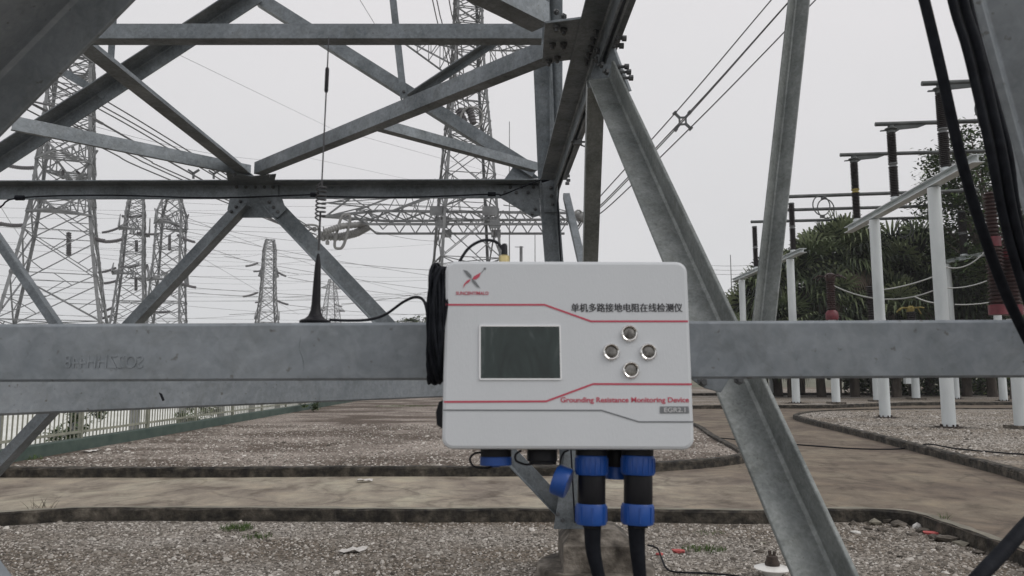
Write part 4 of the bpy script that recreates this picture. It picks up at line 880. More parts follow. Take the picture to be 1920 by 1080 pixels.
# ================================================================== DISTANT LATTICE TOWERS
def pylon(label, px_c, Y, levels, rz, bt, arms=(), strings=(), extra=None, jit=0):
    """levels: [(y_pixel, width_px)] of the square body, from the ground up; all at distance Y"""
    fx = lambda w: w * Y / F * math.cos(PITCH)
    lv = []
    for y, w in levels: lv.append((P(960, y, Y).z, fx(w) / 2))
    zb = lv[0][0]; x0 = P(px_c[0], px_c[1], Y).x
    t = thing('transmission_tower', label, 'pylon', V((x0, Y, -.05)))
    rot = Matrix.Rotation(rz, 3, 'Z'); C0 = V((x0, Y, 0))
    def pt(sx, sy, z, h): return C0 + rot @ V((sx * h, sy * h, 0)) + V((0, 0, z))
    cs = ((-1, -1), (1, -1), (1, 1), (-1, 1))
    # subdivide
    full = []
    for (z0, h0), (z1, h1) in zip(lv[:-1], lv[1:]):
        hgt = (h0 + h1) * 1.0; n = max(1, round((z1 - z0) / (hgt * .62)))
        for k in range(n): full.append((z0 + (z1 - z0) * k / n, h0 + (h1 - h0) * k / n))
    full.append(lv[-1])
    for sx, sy in cs:
        mb = MB()
        for (z0, h0), (z1, h1) in zip(full[:-1], full[1:]): mb.angle(pt(sx, sy, z0, h0), pt(sx, sy, z1 + .02, h1), bt * 2.0, rot @ V((-sx, 0, 0)), rot @ V((0, -sy, 0)), bt * .35)
        mb.build('leg', M['steel_far'], t)
    mb = MB()
    for i, ((z0, h0), (z1, h1)) in enumerate(zip(full[:-1], full[1:])):
        for k in range(4):
            a, b = cs[k], cs[(k + 1) % 4]
            A0, B0, A1, B1 = pt(*a, z0, h0), pt(*b, z0, h0), pt(*a, z1, h1), pt(*b, z1, h1)
            mb.bar(A0, B1, bt, bt * .6); mb.bar(B0, A1, bt, bt * .6)
            mb.bar(A1, B1, bt * .9, bt * .5)
            m1 = A0.lerp(B1, .25); mb.bar(A0.lerp(A1, .5), m1, bt * .6); mb.bar(B0.lerp(B1, .5), B0.lerp(A1, .25), bt * .6)
            mb.bar(A0.lerp(A1, .5), A0.lerp(B1, .5), bt * .55) if i % 2 else None
            mb.bar(A1.lerp(B1, .5), A0.lerp(B1, .75), bt * .5); 
        if i % 3 == 0: mb.bar(pt(-1, -1, z1, h1), pt(1, 1, z1, h1), bt * .6); mb.bar(pt(1, -1, z1, h1), pt(-1, 1, z1, h1), bt * .6)
    mb.build('bracing', M['steel_far'], t)
    def hw(z):
        for (z0, h0), (z1, h1) in zip(full[:-1], full[1:]):
            if z0 <= z <= z1: return h0 + (h1 - h0) * (z - z0) / (z1 - z0)
        return full[-1][1]
    def arm(z, length, depth, side, up=1.0, d=V((1, 0, 0)), segs=5):
        """tapering crossarm truss: bottom chords flat, top chords sloping down to the tip"""
        h = hw(z); mb = MB(); d = rot @ V(d); s_ = V((-d.y, d.x, 0)); tip = C0 + d * (side * length) + V((0, 0, z))
        lo = [C0 + d * (side * h) + s_ * (k * h) + V((0, 0, z)) for k in (-1, 1)]; hi = [q + V((0, 0, depth * up)) for q in lo]
        for q in lo + hi: mb.bar(q, tip + (s_ * .15 if q in (lo[1], hi[1]) else s_ * -.15), bt * 1.1)
        for i in range(segs):
            f0, f1 = i / segs, (i + 1) / segs
            for k in range(2):
                a, b = lo[k].lerp(tip, f0), lo[k].lerp(tip, f1); c, e = hi[k].lerp(tip, f0), hi[k].lerp(tip, f1)
                mb.bar(a, e, bt * .6); mb.bar(c, a, bt * .6) if i else None
            mb.bar(lo[0].lerp(tip, f0), lo[1].lerp(tip, f1), bt * .6); mb.bar(lo[1].lerp(tip, f0), lo[0].lerp(tip, f1), bt * .6)
        mb.build('crossarm', M['steel_far'], t); return tip
    for a in arms: arm(*a)
    for s in strings:
        A, B, r = P(s[0], s[1], Y + s[5] if len(s) > 5 else Y), P(s[2], s[3], Y + (s[6] if len(s) > 6 else 0)), s[4]
        mb = MB(); L = (B - A).length; mid = (A + B) / 2 - V((0, 0, L * .06)); n = 26; pts = []; rs = []
        for k in range(n + 1):
            u = k / n; q = A.lerp(B, u) - V((0, 0, 4 * L * .05 * u * (1 - u))); pts.append(q); rs.append(r * (.25 if k in (0, n) else (1 if k % 2 else .72)))
        mb.tube(pts, rs, 8); mb.build('insulator_string', M['ceramic_far'], t)
    return t
M['ceramic_far'] = flat('grey_insulator', (.085, .08, .085), .4)
# tower 1, big at the left
T1 = pylon('largest lattice pylon at the far left, wide-legged, cut by the slanting braces', (96, 736), 55, [(738, 205), (605, 164), (520, 136), (440, 112), (375, 98), (250, 84), (170, 74), (90, 64), (20, 56)], R(24), .11,
      arms=((17.0, 4.6, 2.0, -1, 1, (0, 1, 0)), (17.0, 4.6, 2.0, 1, 1, (0, 1, 0)), (25.0, 3.6, 1.6, 1, 1, (0, 1, 0)), (25.0, 3.6, 1.6, -1, 1, (0, 1, 0)), (13.0, 4.0, 2.0, -1, 1, (0, 1, 0))),
      strings=((14, 310, 68, 314, .16), (0, 419, 46, 422, .17), (-30, 416, 4, 420, .17), (172, 445, 197, 452, .17), (196, 453, 231, 448, .14), (157, 213, 172, 218, .1), (171, 218, 193, 232, .12), (118, 318, 118, 336, .12), (129, 435, 129, 480, .2), (141, 318, 150, 326, .1)))
T2 = pylon('slender lattice pylon, left one of the pair in the middle distance', (235, 730), 105, [(733, 90), (600, 58), (500, 42), (425, 35), (400, 33), (352, 22)], R(20), .13,
      arms=((21.6, 4.0, 2.2, 1, 1, (.35, 1, 0)), (21.6, 4.0, 2.2, -1, 1, (.35, 1, 0)), (15.2, 5.0, 1.6, 1, 1, (.35, 1, 0)), (15.2, 5, 1.6, -1, 1, (.35, 1, 0))),
      strings=((228, 405, 272, 404, .22), (191, 436, 225, 426, .2), (183, 511, 218, 502, .2), (195, 531, 222, 525, .2), (222, 500, 262, 497, .2), (256, 436, 300, 438, .2), (188, 585, 212, 576, .2), (190, 597, 212, 590, .2), (256, 450, 256, 472, .25), (255, 520, 255, 545, .25)))
T3 = pylon('slender lattice pylon, right one of the pair in the middle distance', (305, 730), 98, [(733, 95), (600, 62), (500, 50), (430, 47), (400, 46), (372, 30), (345, 20)], R(12), .13,
      arms=((21.0, 4.4, 2.0, -1, 1, (.1, 1, 0)), (21.0, 4.4, 2.0, 1, 1, (.1, 1, 0)), (13.5, 4.6, 1.6, 1, 1, (.2, 1, 0)), (13.5, 4.6, 1.6, -1, 1, (.2, 1, 0))),
      strings=((308, 411, 340, 425, .2), (332, 440, 366, 454, .2), (334, 528, 368, 539, .2), (275, 495, 282, 520, .2), (292, 540, 300, 545, .2), (318, 440, 318, 470, .22), (270, 582, 320, 584, .2)))
T4 = pylon('small distant lattice pylon left of the antenna foot', (496, 722), 200, [(723, 64), (605, 38), (560, 29), (520, 25), (470, 23), (450, 16)], R(28), .19,
      arms=((27.5, 2.6, 2.2, 1, 1), (27.5, 2.6, 2.2, -1, 1), (16.0, 3.2, 1.8, 1, 1), (16.0, 3.2, 1.8, -1, 1)),
      strings=((460, 499, 484, 493, .32), (475, 509, 490, 507, .25), (515, 506, 537, 518, .32), (455, 556, 484, 548, .32), (478, 567, 495, 564, .25), (515, 561, 541, 571, .32)))
T5 = pylon('faintest tiny lattice pylon between the antenna foot and the brace', (617, 718), 330, [(716, 50), (605, 30), (560, 20), (530, 12), (524, 10)], R(35), .17,
      arms=((39.0, 5.0, 1.5, 1, 1), (39.0, 5.0, 1.5, -1, 1), (29.0, 6.5, 1.8, 1, 1), (29.0, 5, 1.8, -1, 1)), strings=((628, 570, 642, 575, .3),))
# tower C, centre, with the long heavy crossarm
YC = 45.0
TC = pylon('tall lattice pylon with long heavy crossarm behind the centre frame', (872, 735), YC, [(735, 140), (600, 128), (490, 113), (400, 103), (335, 94), (270, 84), (200, 71), (110, 58), (0, 50), (-120, 38)], R(14), .08,
      arms=((P(870, 80, YC).z, 4.6, 2.0, 1, -1), (P(870, 80, YC).z, 4.6, 2.0, -1, -1)))
# long box-truss crossarm
mb = MB(); zt, zm, zl = P(870, 384, YC).z, P(870, 406, YC).z, P(870, 430, YC).z
xl, xr = P(604, 408, YC).x, P(1098, 410, YC).x; xc = P(870, 408, YC).x
N = 16; prev = None
for yy in (YC - 1.6, YC + 1.4):
    mb.bar((xl, YC, zm), (xc - 5.0, yy, zm), .14); mb.bar((xc - 5.0, yy, zm), (xr, YC + (yy - YC) * .6, zm), .14)
    mb.bar((xc - 5.6, yy, zl), (xr - 1.2, yy, zl), .13); mb.bar((xl + 2, YC, zm), (xc - 5.6, yy, zl), .09)
    for k in range(N):
        xa = xl + (xr - xl) * k / N; xb = xl + (xr - xl) * (k + 1) / N
        tap = lambda x: max(0, min(1, (x - xl) / 4.2))
        ya, yb = YC + (yy - YC) * tap(xa), YC + (yy - YC) * tap(xb)
        za, zb_ = zm + (zl - zm) * tap(xa), zm + (zl - zm) * tap(xb)
        mb.bar((xa, ya, zm), ((xa + xb) / 2, (ya + yb) / 2, za), .065); mb.bar(((xa + xb) / 2, (ya + yb) / 2, za), (xb, yb, zm), .065)
    # rising upper chords to the body
    mb.bar((xl + .4, YC, zt + .1), (xl + 2.6, yy, zt + .15), .07); mb.bar((xl + .2, YC, zm), (xl + 2.2, yy, zt + .15), .08); mb.bar((xl + 2.2, yy, zt), (xl + 3.4, yy, zm), .07)
    mb.bar((xl + 2.4, yy, zm), (xc - 1.6, yy, zm + 1.9), .09); mb.bar((xl + 4.6, yy, zm), (xc + 1.4, yy, zm + 2.0), .09); mb.bar((xr - 2, yy, zm), (xc + 1.6, yy, zm + 1.9), .09); mb.bar((xl, YC, zt + .12), (xc - 1.6, yy, zt + .2), .05)
    mb.bar((xr, YC, zm), (xc + 2.4, yy, zt + .3), .05)
    for k in range(7):
        xa = xl + 2.6 + k * .85; zz = zm + (xa - xl - 2.4) * .42; mb.bar((xa, yy, zm), (xa + .4, yy, zz), .045); mb.bar((xa + .4, yy, zz), (xa + .85, yy, zm), .045)
for k in range(N):
    xa = xl + (xr - xl) * k / N; xb = xl + (xr - xl) * (k + 1) / N; mb.bar((xa, YC - 1.6 * min(1, (xa - xl) / 4), zm), (xb, YC + 1.4 * min(1, (xb - xl) / 4), zm), .065)
for xx in (825, 920):
    for yy in (YC - 1.6, YC + 1.4):
        c = P(xx, 406, YC); mb.box((c.x, yy, c.z), .9, .06, .55); mb.box((c.x + .3, yy, zl), .6, .06, .5)
mb.build('main_crossarm', M['steel_far'], TC)
# tension strings and racetrack rings on its ends
M['grey_alu'] = flat('grey_cast_aluminium', (.22, .22, .215), .55, .2)
def ringed(cx_, cy_, w, h, Y, r, par, rz=.4, sq=.55):
    mb = MB(); c = P(cx_, cy_, Y); s = Y / F; pts = []
    for k in range(28):
        a = 2 * math.pi * k / 28; ca, sa = math.cos(a), math.sin(a)
        u = (abs(ca) ** sq) * (1 if ca > 0 else -1) * w * s; v = (abs(sa) ** sq) * (1 if sa > 0 else -1) * h * s
        pts.append(c + V((u + v * .22, u * rz, v)))
    mb.tube(pts, r, 8, closed=True); mb.build('grading_ring', M['grey_alu'], par, smooth=True)
def hv_string(pts, r, par, n=14, mat='grey_alu'):
    mb = MB(); P3 = [P(*q) for q in pts]; o = []; rs = []
    for a, b in zip(P3[:-1], P3[1:]):
        for k in range(n): o.append(a.lerp(b, k / n)); rs.append(r * (1 if k % 2 else .78))
    o.append(P3[-1]); rs.append(r * .4); rs[0] = r * .3
    mb.tube(o, rs, 10); mb.build('insulator_string', M[mat], par, smooth=True)
hv_string([(600, 443, 43), (640, 444, 43.5), (668, 437, 44), (690, 425, 44.6)], .26, TC)
hv_string([(606, 436, 42), (640, 424, 42.6), (690, 420, 44.6)], .20, TC)
ringed(642, 434, 9, 33, 42.8, .085, TC)
ringed(581, 436, 17, 15, 42.2, .06, TC, .3, .8)
ringed(587, 444, 13, 15, 42.6, .055, TC, .5, .8)
mb = MB(); 
for q in ((596, 452), (606, 448), (614, 455), (602, 438), (590, 430)): mb.box(P(q[0], q[1], 42.4), .16, .25, .22)
mb.bar(P(596, 425, 42.4), P(600, 455, 42.4), .07); mb.bar(P(606, 425, 42.4), P(616, 455, 42.4), .06); mb.build('yoke_plate', M['grey_alu'], TC)
hv_string([(1066, 402, 44.6), (1084, 406, 44), (1100, 410, 43)], .28, TC)
ringed(1082, 410, 8, 16, 43.4, .055, TC, .6, .8)
# upper jumper insulators and ring near the body
hv_string([(858, 205, 43), (866, 218, 43), (872, 236, 43)], .24, TC, 6, 'ceramic_far'); hv_string([(878, 204, 43), (884, 216, 43), (888, 234, 43)], .24, TC, 6, 'ceramic_far')
ringed(884, 222, 20, 22, 43, .07, TC, .5, .9); mb = MB(); mb.bar(P(860, 204, 43), P(890, 204, 43), .12); mb.build('yoke_plate', M['grey_alu'], TC)

# ================================================================== CONDUCTORS
def wire(A, B, s, r, label, grp, mat='wire', n=24, name='overhead_conductor'):
    pts = [A.lerp(B, k / n) - V((0, 0, 4 * s * (k / n) * (1 - k / n))) for k in range(n + 1)]
    mb = MB(); mb.tube(pts, r, 5, cap=False); return tag(mb.build(name, M[mat], smooth=True), label, 'conductor', grp)
def through(p0, Y0, p1, Y1, e0, e1):
    A, B = P(*p0, Y0), P(*p1, Y1); d = B - A; return A - d * e0, B + d * e1
# right bundle: from the crossarm end, over the camera's right
Ys, Yf = 14.0, 43.5
def atz(px, py, Y): return P(px, py, Y)
for i, (p0, lab) in enumerate((((1446, 0), 'upper left conductor of the spaced bundle rising right over the sky'), ((1478, 4), 'middle conductor of the spaced bundle rising right over the sky'), ((1529, 0), 'lower conductor of the spaced bundle rising right over the sky'))):
    pts = ((1446, 0), (1266, 212), (1131, 362), (1096, 402)), ((1478, 4), (1292, 211), (1131, 380), (1096, 407)), ((1529, 0), (1294, 240), (1131, 396), (1096, 412))
    q = pts[i]; YY = (16, 22, 35, 43.5)
    mb = MB(); A = P(*q[0], YY[0]); B = P(*q[1], YY[1]); mb.tube([A + (A - B) * .8, A, B, P(*q[2], YY[2]), P(*q[3], YY[3])], [.014, .015, .02, .028, .03], 6, 6)
    tag(mb.build('overhead_conductor', M['wire'], smooth=True), lab, 'conductor')
mb = MB(); A = P(1478, 5, 16.2); B = P(1268, 241, 22.2); mb.tube([A + (A - B) * .8, A, B, P(1131, 384, 35.4), P(1094, 412, 43.5)], [.014, .015, .02, .026, .03], 6, 6); tag(mb.build('overhead_conductor', M['wire'], smooth=True), 'hidden fourth conductor close beside the middle one of the spaced bundle', 'conductor')
mb = MB(); c = [P(*q, 22) for q in ((1265, 212), (1293, 211), (1295, 241), (1267, 243))]; m_ = sum(c, V()) / 4
inn = [m_ + (q - m_) * .42 for q in c]
for k in range(4): mb.bar(inn[k], inn[(k + 1) % 4], .05); mb.bar(inn[k], c[k], .07); mb.bar(c[k] - (c[k] - m_) * .1, c[k] + (c[k] - m_) * .12, .11)
tag(mb.build('bundle_spacer', M['bolt']), 'dark four-armed spacer clamped between the sky conductors', 'spacer')
# left bundles to the left end of the crossarm
k = 0
left = [((60, 107), (195, 187), (340, 275), (588, 430)), ((50, 120), (183, 194), (340, 284), (590, 434)), ((40, 124), (176, 199), (318, 280), (586, 440)), ((60, 190), (171, 218), (250, 265), (584, 452)),
        ((20, 190), (207, 285), (311, 334), (588, 446)), ((30, 180), (241, 289), (332, 333), (592, 449)), ((40, 184), (272, 297), (340, 330), (594, 441))]
for i, q in enumerate(left):
    YY = (13, 17, 23, 42.3); A, B = P(*q[0], YY[0]), P(*q[1], YY[1])
    mb = MB(); mb.tube([A + (A - B) * .6, A, B, P(*q[2], YY[2]), P(*q[3], YY[3])], [.012, .014, .016, .020, .03] if i != 3 else [.02, .02, .024, .03, .03], 6, 5)
    tag(mb.build('overhead_conductor', M['wire'], smooth=True), ['uppermost thin conductor of the left bundle running down to the crossarm tip', 'second thin conductor from the top of the upper left bundle', 'third conductor from the top, lowest of the upper left trio', 'thickest dark conductor leaving the largest pylon at its insulator string', 'lowest conductor of the lower left bundle ending at the crossarm tip', 'middle conductor of the lower left trio near the small spacers', 'upper conductor of the lower left trio near the small spacers'][i], 'conductor')
mb = MB()
for c_ in (P(363, 325, 24), P(401, 326, 26)):
    for dx, dz in ((-.18, .12), (.18, .12), (0, -.18)): mb.bar(c_, c_ + V((dx, 0, dz)), .06)
tag(mb.build('bundle_spacer', M['bolt']), 'small three-armed spacer on the left conductors just above the dark beam', 'spacer')
# four conductors rising steeply in front of the centre pylon
for i, (x0, x1) in enumerate(((811, 855), (819, 860), (842, 872), (851, 880))):
    A, B = P(x0, 0, 24), P(x1, 205, 43); mb = MB(); mb.tube([A + (A - B) * .9, A, P(x0 + 11, 48, 27), P(x1 - 11, 135, 36), B], [.018, .02, .022, .028, .03], 6, 4)
    tag(mb.build('overhead_conductor', M['wire'], smooth=True), ['leftmost', 'second from left', 'third from left', 'rightmost'][i] + ' of the four steep conductors dropping to the centre pylon ring', 'conductor')
# faint far wires in the sky, left half
far = []
def fw(x0, y0, x1, y1, Y0, Y1, s=1.0, r=.03): far.append((x0, y0, x1, y1, Y0, Y1, s, r))
fw(330, 100, 640, 250, 60, 130, 0, .02); fw(640, 245, 1000, 345, 130, 200, 0, .03); fw(170, 235, 560, 300, 60, 120, 1, .02); fw(560, 292, 830, 350, 120, 150, 0, .02); fw(675, 0, 702, 44, 30, 34, 0, .012)
fw(330, 400, 830, 560, 120, 260, 2, .035); fw(330, 455, 560, 590, 110, 200, 0, .03)
rr_ = random.Random(21)
for i in range(26):
    y = 380 + i * 8.3; sl_ = rr_.uniform(-.02, .10); x0 = rr_.choice((-60, -60, 180, 330)); x1 = rr_.choice((500, 640, 830, 830, 830))
    fw(x0, y + rr_.uniform(-3, 3), x1, y + (x1 - x0) * sl_ * .5 + rr_.uniform(-4, 4), rr_.uniform(110, 160), rr_.uniform(150, 260), rr_.uniform(.2, 2.2), rr_.uniform(.022, .04))
for (a, b_, c_, d_) in ((60, 375, 230, 404), (200, 452, 450, 478), (330, 430, 830, 520), (330, 412, 560, 452), (366, 455, 560, 515), (368, 540, 830, 560), (540, 520, 830, 560), (541, 572, 830, 590), (0, 385, 60, 470), (230, 404, 280, 440), (520, 480, 940, 513), (430, 590, 720, 560), (600, 370, 1000, 400), (690, 430, 820, 452), (640, 570, 830, 540), (420, 480, 830, 545)):
    fw(a, b_, c_, d_, 100, 140, .4, .035)
for i, f_ in enumerate(far):
    x0, y0, x1, y1, Y0, Y1, s, r = f_
    wire(P(x0, y0, Y0), P(x1, y1, Y1), s, r, 'thin faint grey line crossing the sky among the distant pylons', 'faint far power lines', 'wire_far', 16)
for y in (497, 505, 513): wire(P(1320, y, 120), P(1425, y - 1, 120), .2, .03, {497: 'upper', 505: 'middle', 513: 'lowest'}[y] + ' of three short faint wires between the big brace and the palms', 'faint far wires by the palms', 'wire_far', 6)
# lightning masts
def mast(px, y0, Y, r, lab):
    b_ = P(px, 700, Y); b_.z = 0; tp_ = P(px, y0, Y); tp_ = V((b_.x, Y, tp_.z)); mb = MB(); mb.tube([b_, b_.lerp(tp_, .7), tp_], [r * 2, r * 1.3, r], 8); tag(mb.build('lightning_mast', M['steel_far'], smooth=True), lab, 'mast')
mast(955, 228, 60, .03, 'tall thin lightning rod left of the frame leg'); mast(1004, 440, 60, .03, 'short thin lightning rod just above the instrument'); mast(1377, 478, 90, .05, 'thin lightning rod standing left of the palms')
b_ = P(977, 462, 60); mb = MB(); mb.tube([V((b_.x, 60, 0)), b_], .13, 10); mb.bar(b_ + V((-.5, 0, -.05)), b_ + V((.2, 0, -.05)), .05); tag(mb.build('lamp_post', M['steel_far'], smooth=True), 'short grey pole with side arm rising behind the brass socket', 'pole')

# ================================================================== FENCE ON THE LEFT
fx_ = -7.45
f0, f1 = PZ(-300, 900, ZB).y, 62.0
fence = thing('railing_fence', 'low green kerbed railing with cream vertical bars along the left edge', 'fence', V((fx_, 9, ZB)))
Y0f, Y1f = 7.5, 60
mb = MB(); mb.box((fx_, (Y0f + Y1f) / 2, ZB + .04), .22, Y1f - Y0f, .30); mb.build('base_wall', M['green_paint'], fence, bevel=.01)
mb = MB(); mb.bar((fx_, Y0f, ZB + .30), (fx_, Y1f, ZB + .30), .04, .04); mb.bar((fx_, Y0f, ZB + 1.25), (fx_, Y1f, ZB + 1.25), .05, .05); mb.build('rail', M['cream_paint'], fence)
mb = MB(); y = Y0f
while y < Y1f:
    mb.bar((fx_, y, ZB + .2), (fx_, y, ZB + 1.25), .017, .017); y += .115
o_ = mb.build('bars', M['cream_paint'], fence); o_['kind'] = 'stuff'
y = Y0f + .9
while y < 45:
    mb = MB(); mb.box((fx_, y, ZB + .72), .055, .055, 1.15); mb.build('fence_post', M['cream_paint'], fence); y += 2.35
# grey pillars standing behind the railing
y = 12.25; i = 0; 
while y < 46:
    mb = MB(); mb.box((-8.35, y, .75), .15, .16, 1.9); mb.box((-8.35, y, 1.72), .2, .21, .05)
    tag(mb.build('pillar', M['conc_grey'], bevel=.01), 'square grey concrete pillar behind the railing', 'pillar', 'grey pillars behind the railing'); y += 2.2 + .04 * (y - 12); i += 1

# ================================================================== VEGETATION
def palm_mesh(seed, n_fan, dead=False, R0=1.5):
    r = random.Random(seed); mb = MB(); vs = []; fs = []; mb.c = []
    for i in range(n_fan):
        az = r.uniform(0, 6.283); el = r.uniform(-.8, 1.5) if not dead else r.uniform(-1.45, -.6)
        pl_ = r.uniform(.9, 1.6) * (1 if not dead else .8); d = V((math.cos(az) * math.cos(el), math.sin(az) * math.cos(el), math.sin(el)))
        tone = r.random() ** 1.1 * (.55 + .45 * max(0, math.sin(el))) if not dead else r.random(); k_start = len(vs)  # upright fronds toned lighter: highlight on the crown tops put into the colour
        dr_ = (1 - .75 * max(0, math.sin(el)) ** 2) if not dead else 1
        st = V((0, 0, 0)) + d * .15; hub = d * pl_ + V((0, 0, -.12 * pl_)); side = V((-math.sin(az), math.cos(az), 0)); up = side.cross(d) * -1
        side = (side + up * r.uniform(-.5, .5)).normalized()
        k = len(vs); vs += [st + side * .02, st - side * .02, hub - side * .015, hub + side * .015]; fs.append((k, k + 1, k + 2, k + 3))
        nl = 17; Rr = R0 * r.uniform(.7, 1.1)
        hubi = len(vs)
        for j in range(nl):
            a = (j / (nl - 1) - .5) * R(250 if not dead else 120); dj = (d * math.cos(a) + side * math.sin(a)).normalized()
            w = .052 * Rr; q = dj.cross(up if abs(dj.dot(up)) < .9 else V((0, 0, 1))).normalized()
            fold = up * (.03 if j % 2 else -.03)
            m1 = hub + dj * Rr * .5 + fold - V((0, 0, .06)); m2 = hub + dj * Rr * .78 - V((0, 0, (.16 * dr_ if not dead else .34) * Rr)); m3 = hub + dj * Rr * .93 - V((0, 0, (r.uniform(.38, .7) * dr_ if not dead else r.uniform(.6, .9)) * Rr))
            k = len(vs); vs += [hub, m1 + q * w, m1 - q * w, m2 + q * w * .6, m2 - q * w * .6, m3]
            fs += [(k, k + 1, k + 2), (k + 1, k + 3, k + 4, k + 2), (k + 3, k + 5, k + 4)]
        mb.c += [tone] * (len(vs) - k_start)
    mb.v = [tuple(v) for v in vs]; mb.f = fs; return mb
def raw(mb, name, mat, parent=None):
    me = bpy.data.meshes.new(name); me.from_pydata(mb.v, [], mb.f); me.materials.append(mat); o = bpy.data.objects.new(name, me); COL.objects.link(o); o['wl'] = [0, 0, 0]
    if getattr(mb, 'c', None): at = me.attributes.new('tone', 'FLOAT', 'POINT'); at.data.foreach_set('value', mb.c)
    if parent: o.parent = parent
    return o
protos = []
for s in range(3):
    t = thing('fan_palm', '', 'palm tree', V((0, 0, 0))); h = 6.0
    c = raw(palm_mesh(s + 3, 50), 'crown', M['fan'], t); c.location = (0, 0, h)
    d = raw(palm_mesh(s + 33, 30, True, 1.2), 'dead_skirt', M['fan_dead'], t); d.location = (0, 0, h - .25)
    mb = MB(); mb.tube([(0, 0, -.2), (.05, .02, 2), (-.03, .05, 4.2), (0, 0, h)], [.26, .20, .18, .16], 12, 4); mb.build('trunk', M['bark'], t, smooth=True)
    protos.append(t)
palms = [(1402, 605, 44, .85), (1424, 572, 47, .9), (1452, 545, 43, .95), (1492, 530, 46, 1.0), (1530, 508, 42, .95), (1558, 484, 45, .9), (1590, 474, 42, .95), (1628, 505, 43, .9), (1668, 490, 46, .95), (1700, 520, 43, .95), (1728, 484, 45, .95), (1768, 510, 43, 1.0), (1560, 575, 41, .9), (1672, 590, 41, .95), (1800, 555, 43, 1.0), (1850, 580, 42, 1.0), (1405, 655, 42, .8), (1480, 615, 41, .85)]
used = [False] * 3
_rk = sorted(range(len(palms)), key=lambda i: palms[i][0]); _ord = ['first', 'second', 'third', 'fourth', 'fifth', 'sixth', 'seventh', 'eighth', 'ninth', 'tenth', 'eleventh', 'twelfth', 'thirteenth', 'fourteenth', 'fifteenth', 'sixteenth', 'seventeenth', 'eighteenth', 'nineteenth', 'twentieth', 'twenty-first', 'twenty-second', 'twenty-third', 'twenty-fourth']
PALM_L = {i: 'shaggy fan palm, %s crown from the left in the dark row' % _ord[k] for k, i in enumerate(_rk)}
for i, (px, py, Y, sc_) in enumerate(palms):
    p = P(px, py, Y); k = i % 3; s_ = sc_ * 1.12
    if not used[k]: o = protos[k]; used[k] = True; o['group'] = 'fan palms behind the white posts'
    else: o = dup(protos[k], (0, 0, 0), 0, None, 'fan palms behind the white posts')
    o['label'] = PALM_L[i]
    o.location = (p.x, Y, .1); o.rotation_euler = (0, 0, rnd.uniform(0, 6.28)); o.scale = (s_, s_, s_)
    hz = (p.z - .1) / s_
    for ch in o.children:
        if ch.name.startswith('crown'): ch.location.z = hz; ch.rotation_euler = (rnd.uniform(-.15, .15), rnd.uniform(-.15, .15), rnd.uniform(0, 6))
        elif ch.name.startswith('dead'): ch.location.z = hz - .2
        else: ch.scale = (1, 1, hz / 6.0)
# broadleaf tree right
def leafy(name, label, cat, base, h, crown_c, crown_r, nclump, nleaf, leaf, seed, mat='leaf', trunk=.3, group=None, bark='bark_pale', flatb=.75):
    r = random.Random(seed); t = thing(name, label, cat, V(base), group)
    vs = []; fs = []; limbs = MB(); top = V(crown_c)
    b0 = V(base); fork = b0.lerp(top, .45) + V((.3, 0, 0))
    if trunk: limbs.tube([b0 - V((0, 0, .2)), b0.lerp(fork, .5) + V((.15, 0, 0)), fork], [trunk, trunk * .8, trunk * .62], 10, 4)
    for i in range(nclump):
        while True:
            u = V((r.uniform(-1, 1), r.uniform(-1, 1), r.uniform(-1, 1)))
            if .25 < u.length < 1: break
        c = top + V((u.x * crown_r[0], u.y * crown_r[1], u.z * crown_r[2])); cr_ = r.uniform(.10, .22) * (sum(crown_r) / 3)
        if trunk and i % 3 == 0: m_ = fork.lerp(c, .5) + V((r.uniform(-.3, .3), 0, r.uniform(0, .5))); limbs.tube([fork, m_, c], [trunk * .33, trunk * .18, .02], 6, 3)
        for j in range(nleaf):
            q = V((r.gauss(0, .5), r.gauss(0, .5), r.gauss(0, .4))) * cr_ * 1.25 + c; a = V((r.uniform(-1, 1), r.uniform(-1, 1), r.uniform(-.5, .5))).normalized(); b_ = a.cross(V((r.uniform(-.6, .6), r.uniform(-.6, .6), 1))).normalized()
            L = leaf * r.uniform(.6, 1.2); k = len(vs); vs += [q - a * L, q + b_ * L * .42, q + a * L, q - b_ * L * .42]; fs.append((k, k + 1, k + 2, k + 3))
    mb = MB(); mb.v = [tuple(v - V(base)) for v in vs]; mb.f = fs; raw(mb, 'crown', M[mat], t)
    if trunk: limbs.build('trunk', M[bark], t, smooth=True)
    return t
bt_ = PZ(1905, 752, ZB)
leafy('broadleaf_tree', 'tall loose broadleaf tree filling the right edge behind the cables', 'tree', (P(1900, 700, 38).x, 38, .1), 13, P(1872, 385, 38), (3.7, 3.2, 4.6), 230, 85, .15, 5, trunk=.30)
leafy('broadleaf_tree', 'darker broadleaf tree behind the farther white frame', 'tree', (P(1830, 700, 46).x, 46, .1), 9, P(1835, 520, 46), (3.4, 2.5, 3.2), 90, 70, .17, 8, mat='hedge', trunk=.25)
leafy('broadleaf_tree', 'small bushy tree at the left end of the palm row', 'tree', (P(1400, 700, 50).x, 50, .1), 6, P(1405, 640, 50), (1.2, 1.5, 2.2), 40, 60, .14, 18, mat='hedge', trunk=.15)
